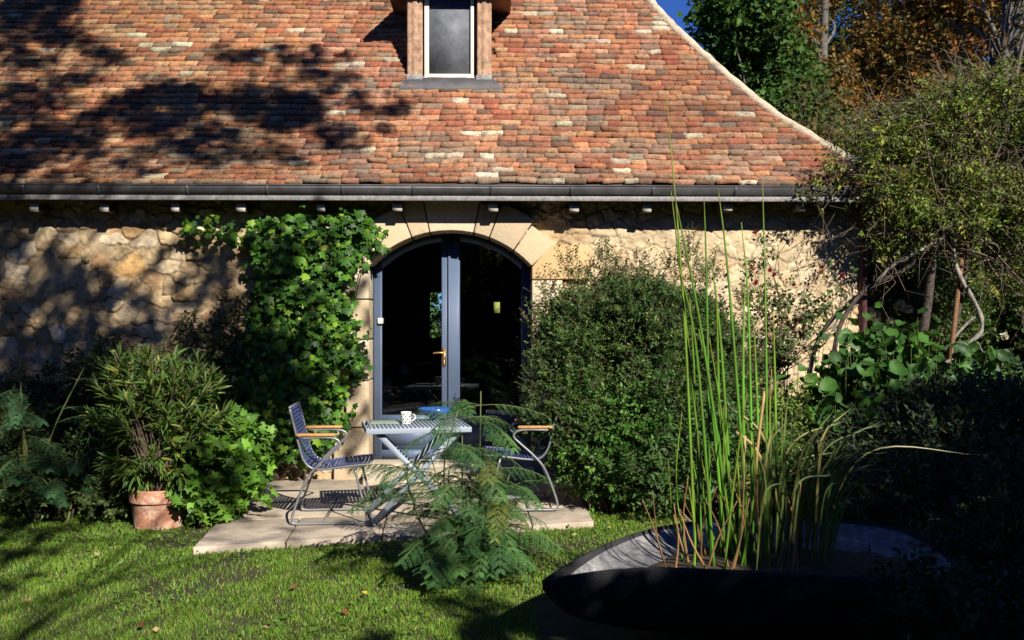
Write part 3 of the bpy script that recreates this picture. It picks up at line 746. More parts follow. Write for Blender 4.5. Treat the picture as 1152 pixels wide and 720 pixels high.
shade_tree('shade_tree', 'tall leafy tree behind the viewer shading the left of the tiled roof', T, 11.5,
           curve([(-.2, -3.4, 0), (-.3, -3.0, 2.5), (-.4, -2.2, 5.0), (-.3, -1.2, 7.4), (.2, -.4, 9.2)], 5), 31, [(.05, .09, .02), (.07, .11, .02)])
T = []
for q in [(10, 262, 10), (25, 275, 12), (8, 285, 16), (60, 288, 10), (70, 305, 18), (95, 310, 16), (115, 322, 16), (45, 328, 14), (75, 335, 18), (110, 345, 18), (140, 335, 14), (160, 352, 18), (20, 345, 16), (45, 352, 16), (5, 372, 20), (30, 388, 24), (70, 378, 20), (105, 378, 20), (140, 385, 18), (180, 375, 20), (60, 415, 34), (15, 425, 34), (110, 420, 26), (20, 470, 40), (70, 470, 40), (120, 455, 20), (170, 300, 8), (185, 282, 9), (200, 325, 12), (225, 295, 14), (248, 285, 14), (238, 320, 14), (260, 305, 16), (275, 345, 22), (215, 345, 14), (245, 365, 18), (215, 400, 26), (260, 410, 30), (240, 450, 30), (290, 440, 26), (270, 480, 34), (312, 470, 22), (300, 500, 26), (330, 500, 14), (10, 520, 40), (60, 530, 45), (110, 520, 20), (225, 275, 7),
          (240, 500, 20), (225, 540, 22), (285, 530, 16), (310, 320, 15), (335, 312, 9), (300, 350, 16), (322, 372, 10), (362, 320, 8), (345, 378, 9), (318, 425, 14), (352, 425, 8), (370, 450, 12), (345, 460, 14), (375, 410, 6), (360, 275, 7), (205, 500, 14), (300, 280, 12), (312, 300, 10), (345, 262, 9), (360, 300, 8), (398, 330, 12), (405, 410, 10), (400, 445, 8), (408, 470, 9), (395, 495, 12), (412, 360, 7), (350, 350, 8), (330, 400, 8), (395, 520, 10)]: on_wall(*q)
for q in [(255, 545, 14), (240, 520, 9), (272, 520, 7), (225, 555, 16), (262, 565, 12), (215, 525, 10), (248, 498, 6)]: on_wall(*q, Y=7.75)
for q in [(20, 590, 26), (45, 600, 22), (15, 625, 26), (40, 650, 14), (10, 660, 16), (75, 595, 16), (95, 570, 26), (60, 572, 30), (120, 580, 16), (65, 622, 10), (385, 640, 11), (398, 632, 12), (372, 643, 9), (415, 645, 9), (300, 585, 10), (270, 590, 14), (320, 600, 8), (245, 602, 8), (330, 612, 8), (470, 660, 24), (500, 680, 26), (535, 672, 20), (550, 690, 24), (440, 640, 14), (500, 655, 14), (380, 592, 9), (460, 600, 10), (640, 560, 10), (650, 572, 9), (620, 550, 9), (480, 600, 10), (300, 552, 14)]:
    p = gr(q[0], q[1], 0); T.append((p, rpx(q[2], p[1])*.75))
shade_tree('shade_tree', 'smaller leafy tree behind the viewer dappling the rubble wall and lawn', T, 11.0,
           curve([(1.2, -4.4, 0), (1.0, -4.2, 1.7), (.5, -3.6, 3.4), (.3, -2.6, 5.0), (.8, -1.6, 6.2)], 5), 32, [(.05, .09, .02), (.07, .11, .02)])
# tall evergreen hedge and tree behind the viewer to the right: they throw the dark foreground
def evergreen(name, label, cat, boxes, n, seed, leaf=.11):
    rng = np.random.default_rng(seed); t = thing(name, label, cat); cl = []
    for (x0, x1, y0, y1, z0, z1, r) in boxes:
        for x in np.arange(x0+r, x1-r+1e-6, r*1.1):
            for z in np.arange(z0+r, z1-r+1e-6, r*1.1):
                cl.append((x+rng.normal(0, .05), rng.uniform(y0, y1), z+rng.normal(0, .03), r*1.05, r*1.2, r*1.05))
    P, D = sample(rng, cl, n, .2)
    g, _ = sprays(rng, P, D, T_oval(.4), leaf, 5, .14, [(.02, .04, .015), (.03, .05, .015)], wild=.5)
    leafmesh('foliage', [g], t)
    mb = MB()
    for x in np.arange(boxes[0][0]+.5, boxes[-1][1], 1.3): mb.tube(curve([(x, -1.6, 0), (x+.1, -1.5, 1.2), (x, -1.6, 2.6)], 4), np.linspace(.07, .03, 9), 7)
    mb.build('stems', M['bark'], t)
evergreen('evergreen_hedge', 'dense evergreen hedge behind the viewer shading the planter', 'hedge',
          [(2.7, 4.9, -2.3, -1.5, .1, 4.88, .36), (4.75, 6.4, -2.4, -1.5, .1, 5.8, .40), (6.2, 7.8, -2.4, -1.5, .1, 6.6, .42), (7.6, 14.5, -2.4, -1.5, .1, 7.8, .5)], 64000, 41)

# ------------------------------------------------------------------ generic tree for the background
def big_tree(name, label, x, y, h, crown, seed, cols, w=None, n=5000, leaf=.16, nl=6, trunk_r=.2, bark='bark', limbs=30, group=None, cz=.25, inner=.25, sub=.42, lean=0):
    rng = np.random.default_rng(seed); t = thing(name, label, 'tree', group)
    tr = curve([(x, y, -.05), (x+.1+lean*.3, y, h*.3), (x-.05+lean*.7, y+.1, h*.6), (x+.05+lean, y, h*.88)], 5)
    R = crown; cl = []
    for i in range(int(26)):
        a = rng.uniform(0, 2*math.pi); zz = h*(cz+(.97-cz)*rng.random()); f = math.sin(math.pi*min(1, max(.06, (zz/h-cz)/(1-cz)*.9+.1)))**.6
        rr = R*f*rng.uniform(.35, .8); s = R*sub*rng.uniform(.6, 1.1)
        cl.append((x+lean*zz/h+rr*math.cos(a), y+rr*math.sin(a), zz, s, s, s*.75))
    P, D = sample(rng, cl, n, inner)
    g, tw = sprays(rng, P, D, T_oval(.36), leaf, nl, leaf*3.2, cols, w, wild=.5)
    leafmesh('crown', [g], t, 'leaf_dull')
    cl = np.array(cl); mb = MB()
    for tg in np.concatenate([cl[:, :3], P[rng.choice(n, limbs)]]):
        ok = np.where(tr[:, 2] < tg[2]-.15*np.hypot(*(tg[:2]-tr[0, :2])))[0]; ok = ok[ok > len(tr)*.15]
        if not len(ok): continue
        a = tr[ok[rng.integers(max(0, len(ok)-5), len(ok))]]; L = np.linalg.norm(tg-a)
        c = curve([a, a*.55+tg*.45+rng.normal(0, .05, 3)*L+np.array([0, 0, .08*L]), tg], 4); mb.tube(c, np.linspace(min(trunk_r*.35, .02*L+.008), .006, len(c)), 5)
    mb.tube(tr, np.linspace(trunk_r, trunk_r*.3, len(tr)), 10); mb.build('trunk', M[bark], t, smooth=True)
    return t
green = [(.045, .10, .018), (.07, .14, .025), (.03, .07, .015)]
autumn = [(.16, .095, .02), (.22, .14, .03), (.10, .07, .02), (.06, .065, .02), (.24, .09, .02)]
olive = [(.05, .07, .018), (.075, .09, .02), (.10, .10, .03)]
def X(px, Y): return at(px, 300, Y)[0]
def Hh(py, Y): return at(576, py, Y)[2]
big_tree('deciduous_tree', 'bright green tree rising just beyond the sloping roof edge', X(838, 19), 19, Hh(2, 19)-.1, 2.0, 51, green, n=8500, leaf=.13, trunk_r=.16)
big_tree('deciduous_tree', 'tall autumn tree with golden brown leaves left of centre behind the small twisted tree', X(930, 24), 24, 12.5, 2.9, 52, autumn, [3, 2, 3, 2, .5], n=13000, leaf=.115, trunk_r=.2, limbs=34, bark='bark_tree')
big_tree('deciduous_tree', 'tall rusty autumn tree with open branches against the sky', X(1040, 27), 27, 14, 3.3, 53, autumn, [2, 3, 2, 2, 1.5], n=12000, leaf=.12, trunk_r=.22, limbs=30, bark='bark_tree')
big_tree('deciduous_tree', 'bare grey trunked tree with sparse red leaves at the right edge of the photo', X(1125, 22), 22, 12.5, 2.3, 54, autumn, [1, 1, 2, 2, 3], n=1100, leaf=.13, trunk_r=.19, limbs=44, bark='bark_tree', lean=.3)
big_tree('deciduous_tree', 'dark green tree filling the gap behind the autumn crowns', X(985, 34), 34, 12, 4.2, 55, [(.02, .045, .012), (.03, .055, .015)], n=5200, leaf=.22, trunk_r=.25)
big_tree('deciduous_tree', 'dark brown leaved tree beyond the autumn crowns near the right edge', X(1130, 36), 36, 13, 4.6, 56, [(.05, .04, .015), (.03, .045, .015)], n=4800, leaf=.22, trunk_r=.25)
big_tree('deciduous_tree', 'low olive tree close behind the roof edge below the bright green one', X(885, 16.5), 16.5, 5.2, 1.7, 57, [(.09, .075, .02), (.05, .06, .02)], n=4200, leaf=.10, trunk_r=.12, limbs=50, cz=.12)
big_tree('deciduous_tree', 'mid green garden tree behind the twisted tree at the right', X(1075, 15), 15, 4.6, 2.0, 58, olive, n=5000, leaf=.09, trunk_r=.1, limbs=40, cz=.1)
big_tree('deciduous_tree', 'leafy green tree at the far right edge above the meadow', X(1175, 14), 14, 4.4, 1.7, 59, green, n=3800, leaf=.09, trunk_r=.1, limbs=40, cz=.1)
big_tree('deciduous_tree', 'shaded green tree beside the house corner', X(1003, 17), 17, 4.8, 1.9, 60, [(.03, .06, .015), (.05, .08, .02)], n=5000, leaf=.10, trunk_r=.11, limbs=40, cz=.06)
# added trees behind (seen only in the glass) and to the sides, blocking sky fill
for i, (x, y, h, r) in enumerate([(-14, -21, 8, 4), (-7, -22, 8.6, 4.2), (0, -21, 8, 4), (7, -23, 9, 4.5), (14, -21, 8.6, 4.2), (19, 8, 9, 3.6), (-15, 2, 9, 3.6), (24, 20, 11, 4), (-12, -10, 6, 2.9), (-7, -10, 5.9, 2.8), (-2.5, -10.5, 6.2, 2.8), (2.5, -10, 6, 2.8), (7.5, -10, 6.2, 2.8), (12, -10, 6.2, 2.8), (-9.5, 3, 7.5, 2.8), (-9.8, 7.5, 7.5, 2.8), (13.5, 2, 8, 3.2), (15, 8, 8, 3.2)]):
    big_tree('garden_tree', ['broad green tree in the belt of trees behind the viewer', 'broad green tree standing away to the side of the garden'][y > -5], x, y, h, r, 70+i, olive, n=2600, leaf=.30, trunk_r=.25, cz=.05, group=['belt of trees behind the viewer', 'trees to the side of the garden'][y > -5])

big_tree('garden_tree', 'sunlit green tree seen through the small rear window of the room', -2.4, 33, 6, 2.4, 95, green, n=2600, leaf=.2, cz=.05)
# ------------------------------------------------------------------ shrubs
def clump(px, py, Y, r, ry=None, rz=None):
    c = at(px, py, Y); R = rpx(r, Y); return (*c, R, (ry if ry else R*.8), rpx(rz, Y) if rz else R)
def shrub(name, label, cat, clumps, n, tmpl, leaf, nl, length, cols, w=None, seed=1, root=None, m='leaf', stems=14, twigs=True, group=None, **kw):
    rng = np.random.default_rng(seed); t = thing(name, label, cat, group)
    inner = kw.pop('inner', .3)
    if kw.pop('lumpy', False):
        cs = list(map(tuple, np.array(clumps)*np.array([1, 1, 1, .82, .82, .82])))
        for c in clumps:
            for _ in range(9):
                dd = nrm(rng.normal(size=3)); cs.append((*(np.array(c[:3])+dd*np.array(c[3:6])*rng.uniform(.75, 1.0)), *(np.array(c[3:6])*rng.uniform(.16, .34))))
        clumps = cs
    P, D = sample(rng, clumps, n, inner); P[:, 2] = np.maximum(P[:, 2], .03)
    g, (A, B) = sprays(rng, P, D, tmpl, leaf, nl, length, cols, w, **kw)
    v = g[0]; v[:, 2] = np.maximum(v[:, 2], .005)
    leafmesh('foliage', [g], t, m)
    cl = np.array(clumps)
    if root is None: root = np.array([cl[:, 0].mean(), cl[:, 1].mean(), 0.0])
    mb = MB()
    for i in range(stems):
        tg = P[rng.integers(n)]; a = root+np.array([rng.normal(0, .07), rng.normal(0, .07), 0])
        mid = (a+tg)/2+np.array([rng.normal(0, .05), rng.normal(0, .05), .12]); c = curve([a, mid, tg], 4)
        mb.tube(c, np.linspace(.012, .003, len(c)), 5)
    if twigs:
        v, f, _ = segs(A, B, .0022, .001)
        mb.add(v, f[0])
    mb.build('stems', M['twig'], t)
    return t
# box-like bush right of the door
shrub('small_leaved_bush', 'large dense small leaved dark green bush between the door and the roses', 'bush',
      [clump(700, 400, 8.7, 85, .55, 95), (clump(652, 390, 8.6, 46, .4, 56)), clump(750, 405, 8.7, 72, .55, 84), clump(803, 430, 8.7, 36, .4, 76), clump(705, 345, 8.8, 42, .4, 34), clump(765, 362, 8.8, 42, .4, 32), clump(640, 440, 8.4, 48, .4, 70), clump(740, 480, 8.4, 88, .5, 75), clump(660, 500, 8.3, 50, .35, 50), clump(812, 480, 8.5, 44, .4, 70), clump(655, 350, 8.8, 20, .25, 22)],
      15000, T_oval(.25), .034, 10, .13, [(.04, .095, .018), (.06, .125, .022), (.028, .06, .014), (.11, .17, .03), (.08, .07, .025)], [4, 3, 3, 1.2, .5], seed=81, lumpy=True, up=.45, wild=.45, inner=.55, stems=40)
rng_ = np.random.default_rng(5)
shrub('small_leaved_bush', 'upright loose sprigs of the bush reaching above it against the pale wall', 'bush',
      [clump(x, y, 8.8, 9, .12, 16) for x, y in ((618, 330), (628, 350), (655, 318), (668, 312), (690, 308), (715, 302), (738, 312), (760, 300), (785, 318), (800, 308), (612, 390), (606, 420), (700, 318), (835, 340), (842, 370), (850, 410), (600, 360), (845, 450), (640, 306), (775, 290), (680, 296), (604, 450))],
      560, T_oval(.24), .033, 9, .16, [(.06, .095, .025), (.10, .14, .03), (.12, .10, .04)], seed=82, up=1.3, wild=.4, inner=.2, stems=14, root=at(710, 420, 8.8))
shrub('leafy_shrub', 'bright green leafy shrub at the foot of the dark bush beside the terrace', 'shrub',
      [clump(645, 470, 8.4, 26, .2, 24), clump(665, 500, 8.25, 32, .25, 32), clump(700, 490, 8.2, 34, .28, 30), clump(650, 520, 8.3, 24, .2, 22), clump(690, 528, 8.1, 34, .25, 24), clump(668, 448, 8.35, 24, .2, 12), clump(735, 500, 8.1, 28, .25, 28), clump(720, 460, 8.2, 26, .2, 22)],
      1700, T_oval(.27), .042, 10, .16, [(.055, .15, .02), (.09, .22, .03), (.035, .09, .015)], [3, 1.2, 3], seed=83, up=.2, droop=.25, inner=.3, wild=.5)
shrub('mahonia_plant', 'low dark feathery undergrowth under the bush right of the lawn', 'plant',
      [clump(780, 520, 7.9, 60, .35, 32), clump(740, 545, 7.9, 50, .3, 20), clump(850, 520, 7.8, 60, .3, 40), clump(800, 490, 7.9, 30, .3, 30)],
      900, T_oval(.22), .05, 9, .16, [(.04, .10, .02), (.06, .13, .03)], seed=84, up=.5)
# climbing vine left of the door: leaves lie like scales against the wall
def vine():
    rng = np.random.default_rng(90); t = thing('wall_vine', 'lush green climbing vine hanging on the rubble wall left of the arched door', 'vine')
    cl = [clump(330, 262, 9.58, 44, .14, 20), clump(395, 258, 9.6, 28, .10, 18), clump(304, 290, 9.58, 18, .16, 34), clump(345, 300, 9.55, 44, .20, 40), clump(385, 288, 9.6, 18, .10, 18), clump(335, 350, 9.5, 42, .22, 44), clump(362, 385, 9.5, 28, .18, 30), clump(328, 400, 9.5, 46, .22, 44), clump(345, 440, 9.5, 42, .2, 40), clump(305, 380, 9.55, 30, .18, 40), clump(320, 480, 9.5, 44, .2, 36), clump(285, 440, 9.52, 40, .2, 50), clump(270, 500, 9.45, 40, .22, 34), clump(383, 352, 9.55, 12, .1, 14), clump(398, 405, 9.58, 9, .06, 12), clump(300, 460, 9.4, 50, .25, 50)]
    P, D = sample(rng, cl, 3700, .3)
    tr = [(218, 255), (232, 258), (245, 252), (258, 262), (268, 258), (420, 262), (428, 274), (380, 455), (396, 425), (388, 470), (406, 380)]
    Pt = np.concatenate([at(x, y, 9.62)+rng.normal(0, .045, (5, 3))*[1, .3, .6] for x, y in tr]); P = np.vstack([P, Pt]); n = len(P)
    P[:, 1] = np.minimum(P[:, 1], 9.68)
    k = 3
    off = rng.normal(0, .05, (n, k, 3)); P2 = (P[:, None]+off).reshape(-1, 3); P2[:, 1] = np.minimum(P2[:, 1], 9.70)
    N = len(P2); d = nrm(np.array([0, -.25, -.75])+rng.normal(0, .42, (N, 3))); nn = nrm(np.array([.08, -.85, .6])+rng.normal(0, .35, (N, 3)))
    S = rng.uniform(.03, .10, N)
    c = palette(rng, N, [(.045, .13, .015), (.085, .21, .018), (.028, .075, .012), (.17, .29, .025), (.24, .26, .05)], [4, 2.5, 4, 1.1, .12])
    leafmesh('foliage', [inst(T_palm(), P2, frames(d, nn), S, c)], t)
    mb = MB()
    for i in range(26):
        tg = P[rng.integers(n)]; a = at(rng.uniform(285, 345), 530, 9.66); a[2] = .05
        c_ = curve([a, (a+tg)/2+np.array([rng.normal(0, .15), 0, 0]), tg], 6); c_[:, 1] = np.minimum(np.maximum(c_[:, 1], 9.45), 9.7); mb.tube(c_, np.linspace(.014, .003, len(c_)), 5)
    mb.build('stems', M['twig'], t)
vine()
shrub('climbing_plant', 'sparse pale leaved climber trailing over the shaded wall left of the vine', 'plant',
      [clump(250, 385, 9.55, 30, .1, 26), clump(235, 420, 9.5, 26, .12, 30), clump(215, 375, 9.6, 16, .08, 16), clump(262, 350, 9.6, 18, .08, 14), clump(275, 420, 9.45, 26, .12, 40)],
      420, T_oval(.35), .045, 6, .12, [(.06, .10, .03), (.16, .15, .07), (.04, .07, .02)], seed=92, stems=14, root=at(245, 520, 9.5)*[1, 1, 0])
# potted oleander
pot_c = gr(169, 598, 0); pot_c[1] += .2
def pot():
    t = thing('terracotta_pot', 'terracotta flower pot on the lawn under the oleander', 'flower pot', loc=tuple(pot_c))
    s = pot_c[1]/F; R = 32*s; H = 44*s
    mb = MB(); mb.lathe([(0, .002), (R*.82, .002), (R*.83, .012), (R*.90, H*.62), (R*.905, H*.625), (R*.885, H*.64), (R*.885, H*.655), (R*.985, H*.67), (R*.99, H*.68), (R*1.01, H*.97), (R*1.0, H), (R*.93, H), (R*.90, H*.9), (R*.85, H*.82)], n=96)
    mb.build('pot_body', M['terracotta'], t, smooth=False)
    mb = MB(); mb.lathe([(R*.88, H*.86), (R*.5, H*.89), (0.001, H*.9)], n=32); mb.build('potting_soil', M['soil'], t)
    return R, H
PR, PH = pot()
oc = pot_c
def oleander():
    rng = np.random.default_rng(95); t = thing('oleander', 'bushy oleander with long narrow leaves growing in the terracotta pot', 'plant')
    root = oc+np.array([0, 0, PH*.86]); tips = []
    Y = oc[1]
    for px, py, r in [(120, 430, 22), (150, 405, 20), (185, 400, 22), (210, 420, 22), (235, 440, 20), (250, 470, 18), (140, 455, 26), (175, 440, 28), (205, 460, 26), (110, 470, 18), (160, 480, 26), (190, 490, 24), (225, 490, 18), (130, 500, 22), (145, 525, 18), (165, 520, 16), (190, 530, 12), (150, 542, 12), (180, 545, 14), (120, 400, 10), (240, 420, 12), (210, 540, 8), (125, 530, 10)]:
        for k in range(7): tips.append(at(px, py, Y+rng.uniform(-.32, .28))+rng.normal(0, rpx(r, Y)*.5, 3))
    tips = np.array(tips); mb = MB(); parts = []
    A = []; 
    for tg in tips:
        a = root+rng.normal(0, .04, 3)*[1, 1, .1]; d = tg-a; mid = a+d*.5+np.array([0, 0, .12]); c = curve([a, mid, tg], 5); mb.tube(c, np.linspace(.007, .003, len(c)), 5)
        e = nrm(c[-1]-c[-4]); e = nrm(e+np.array([0, 0, .2]))
        k = rng.integers(18, 30); tt = rng.random(k)**.7
        j = (tt*(len(c)-6)+5).astype(int); P = c[np.clip(j, 0, len(c)-1)]
        dirs = nrm(e+nrm(rng.normal(size=(k, 3)))*rng.uniform(.5, 1.1, (k, 1))+np.array([0, -.1, -.1]))
        A.append((P, dirs))
    P = np.concatenate([a for a, _ in A]); D = np.concatenate([b for _, b in A]); n = len(P)
    nn = nrm(np.array([0, -.3, 1.0])+rng.normal(0, .4, (n, 3)))
    c = palette(rng, n, [(.06, .12, .025), (.09, .165, .03), (.15, .20, .035), (.26, .26, .05)], [4, 4, 2, .6])
    leafmesh('foliage', [inst(T_lance(.075), P, frames(D, nn), rng.uniform(.09, .17, n), c)], t); mb.build('stems', M['twig'], t)
oleander()
shrub('leafy_shrub', 'bright green broad leaved shrub between the oleander and the terrace', 'shrub',
      [clump(250, 500, 7.9, 30, .22, 26), clump(235, 530, 7.8, 32, .22, 26), clump(270, 530, 7.9, 26, .2, 28), clump(255, 555, 7.8, 26, .2, 18), clump(222, 560, 7.75, 24, .18, 20), clump(285, 510, 8.1, 16, .15, 16), clump(265, 485, 8, 14, .15, 12)],
      330, T_palm(), .075, 6, .14, [(.10, .24, .025), (.16, .32, .04), (.06, .14, .02)], seed=97, up=.3, face=.6)
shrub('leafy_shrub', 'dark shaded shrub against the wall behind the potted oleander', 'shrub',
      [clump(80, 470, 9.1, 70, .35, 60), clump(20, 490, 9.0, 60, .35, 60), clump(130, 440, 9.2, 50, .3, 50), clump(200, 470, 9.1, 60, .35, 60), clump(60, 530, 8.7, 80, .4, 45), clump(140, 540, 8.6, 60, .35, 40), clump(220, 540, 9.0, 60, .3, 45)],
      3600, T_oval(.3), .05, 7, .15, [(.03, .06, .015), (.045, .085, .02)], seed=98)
# feathery mimosa (silk tree) leaves -----------------------------------------
def frond(rng, a, d, L, droop, npair, PL, parts_leaf, parts_stick, cols, leaflet=.012):
    d = nrm(np.asarray(d, float)); s = np.linspace(0, 1, 10)
    pts = a+d*(L*s)[:, None]+np.array([0, 0, -1.0])*(droop*L*s**2)[:, None]
    parts_stick.append((pts[:-1], pts[1:]))
    roll = rng.uniform(-.5, .5)
    for i in range(npair):
        f = .22+.78*i/(npair-1); q = pts[0]+0; x = f*9; k = min(int(x), 8); p = pts[k]+(pts[k+1]-pts[k])*(x-k); t = nrm(pts[k+1]-pts[k])
        side = nrm(np.cross(t, np.array([0.12*roll, -.15, 1.0]))); nrmv = np.cross(side, t)
        pl = PL*math.sin(math.pi*min(1, .25+.62*f))*rng.uniform(.85, 1.1)
        for sg_ in (-1, 1):
            e = nrm(side*sg_+t*.55+nrmv*rng.normal(-.12, .12)-np.array([0, 0, .18])); m = max(8, int(pl/(leaflet*.42)))
            u = np.linspace(.05, 1, m); B = p+e*(pl*u)[:, None]; B[:, 2] -= .25*pl*u**2
            w = nrm(np.cross(e, nrmv+rng.normal(0, .1, 3)))
            for s2 in (-1, 1):
                dd = nrm(w*s2+e*.35+rng.normal(0, .06, (m, 3))); nn = nrm(nrmv+rng.normal(0, .12, (m, 3)))
                parts_leaf.append((B, dd, nn, np.full(m, leaflet)*(1.05-.5*np.abs(u-.45)), np.tile(cols, (m, 1))*rng.uniform(.85, 1.15)))
def build_fronds(pl, t, name='foliage'):
    P, D, N, S, Cc = [np.concatenate([x[i] for x in pl]) for i in range(5)]
    tv = np.array([(-.15, 0, 0), (.15, 0, 0), (.19, .6, 0), (0, 1, 0), (-.19, .6, 0)]); tf = [np.array([(0, 1, 2, 3, 4)])]
    leafmesh(name, [inst((tv, tf), P, frames(D, N), S, Cc)], t)
def mimosa(name, label, base, stems, seed, leaflet=.0165, PL=.075, pale=None, L0=.26):
    """stems: list of polylines; fronds: (stem index, t, azimuth px dir, elevation, length)"""
    rng = np.random.default_rng(seed); t = thing(name, label, 'plant'); pl = []; ps = []; mb = MB()
    for pts, fr in stems:
        c = curve(pts, 5); mb.tube(c, np.linspace(.009, .004, len(c)), 6)
        for (f, az, el, L, dr) in fr:
            p = c[int(f*(len(c)-1))]; d = np.array([math.cos(az)*math.cos(el), math.sin(az)*math.cos(el), math.sin(el)])
            col = palette(rng, 1, pale or [(.06, .145, .045), (.08, .175, .05), (.045, .11, .04)])[0]
            if rng.random() < .02: col = np.array((.14, .18, .04))
            frond(rng, p, d, L, dr, int(rng.integers(7, 10)), PL*rng.uniform(.8, 1.15), pl, ps, col, leaflet)
    build_fronds(pl, t)
    A = np.concatenate([a for a, _ in ps]); B = np.concatenate([b for _, b in ps]); v, f, _ = segs(A, B, .0025, .002, 4); mb.add(v, f[0])
    mb.build('stems', M['stem_green'], t)
mb_ = gr(530, 655, 0); MY = mb_[1]
def mpt(px, py, dy=0): return at(px, py, MY+dy)
rm = np.random.default_rng(7)
def rf(n, f0=.35, f1=1.0, L=.28, el=.3):
    return [(rm.uniform(f0, f1), rm.uniform(0, 2*math.pi), rm.uniform(.0, .9)*el*2, L*rm.uniform(.7, 1.2), rm.uniform(.25, .6)) for _ in range(n)]
ms = []
# tall stem right, with the arching top fronds
ms.append(([mb_+[.04, 0, 0], mpt(541, 600), mpt(540, 520, .02), mpt(541, 440, .03)], [(.98, 2.9, .25, .34, .25), (.98, .15, .10, .42, .28), (.95, 3.5, .0, .30, .45), (.9, 5.6, -.1, .26, .5), (.75, .2, -.1, .34, .5), (.72, 3.3, .1, .30, .4), (.62, .4, .1, .30, .5), (.6, 5.2, .2, .28, .5), (.5, 3.6, .1, .3, .4), (.45, 6.0, .1, .28, .5), (.35, .6, .2, .3, .5), (.9, .9, .3, .25, .4)]))
ms.append(([mb_, mpt(505, 590), mpt(500, 520, -.04), mpt(515, 462, -.05)], [(.98, 2.7, .55, .36, .45), (.98, 1.2, .9, .24, .3), (.98, .1, .35, .38, .45), (.95, 4.4, .2, .24, .6), (.9, 3.6, .2, .3, .5), (.8, 5.4, .1, .28, .5), (.7, 2.9, .1, .42, .3), (.6, .3, .2, .3, .4), (.55, 3.3, .25, .44, .25), (.45, 2.6, .1, .42, .3), (.4, 4.6, .2, .3, .5)]))
ms.append(([mb_+[-.03, 0, 0], mpt(480, 600), mpt(462, 556, -.05), mpt(455, 520, -.08)], [(.98, 3.1, .3, .34, .3), (.98, 2.5, .1, .36, .35), (.95, 4.3, .3, .28, .5), (.9, .4, .3, .30, .5), (.7, 3.4, .2, .36, .4), (.9, 3.5, -.25, .34, .3)]))
for (px, py, dy) in [(485, 515, -.05), (520, 490, .02), (555, 500, .0), (575, 530, .04), (535, 515, -.1), (500, 560, -.1), (525, 550, .05), (555, 570, -.06), (575, 590, .03), (490, 600, -.12), (515, 590, -.16), (545, 600, -.15), (560, 545, .1), (585, 560, 0), (505, 530, 0)]:
    ms.append(([mb_+[rm.normal(0, .04), rm.normal(0, .04), 0], mb_*.5+mpt(px, py, dy)*.5+[rm.normal(0, .03), 0, 0], mpt(px, py, dy)], rf(11, .35, 1.0, .34)))
mimosa('mimosa_sapling', 'feathery green mimosa sapling growing on the lawn in front of the table', mb_, ms, 101, PL=.102)
def far_mimosa(px, py, Y, seed, label, nst=5, L=.34, h=None):
    b = at(px, py, Y); rr = np.random.default_rng(seed); root = np.array([b[0], Y, 0.0]); st = []
    for _ in range(nst):
        top = b+rr.normal(0, .16, 3)*[1.3, .6, .8]
        st.append(([root+rr.normal(0, .03, 3)*[1, 1, 0], (root+top)/2+rr.normal(0, .04, 3), top], [(rr.uniform(.4, 1), rr.uniform(0, 6.28), rr.uniform(-.1, .5), L*rr.uniform(.7, 1.2), rr.uniform(.25, .55)) for _ in range(6)]))
    mimosa('mimosa_sapling', label, root, st, seed, leaflet=.02, PL=.10, pale=[(.04, .10, .04), (.05, .12, .05)])
far_mimosa(35, 450, 8.0, 111, 'shaded mimosa with dark feathery fronds at the left edge of the photo')
far_mimosa(75, 500, 7.9, 112, 'shaded mimosa with dark feathery fronds just left of the potted oleander')
shrub('leafy_shrub', 'speckled leafy shrub at the left edge near the lawn', 'shrub',
      [clump(10, 500, 8.2, 32, .2, 45), clump(30, 540, 8.1, 30, .2, 30), clump(70, 550, 8.0, 34, .2, 22), clump(120, 560, 7.9, 22, .2, 20)], 650, T_oval(.3), .045, 7, .12, [(.06, .10, .025), (.10, .14, .04)], seed=99)
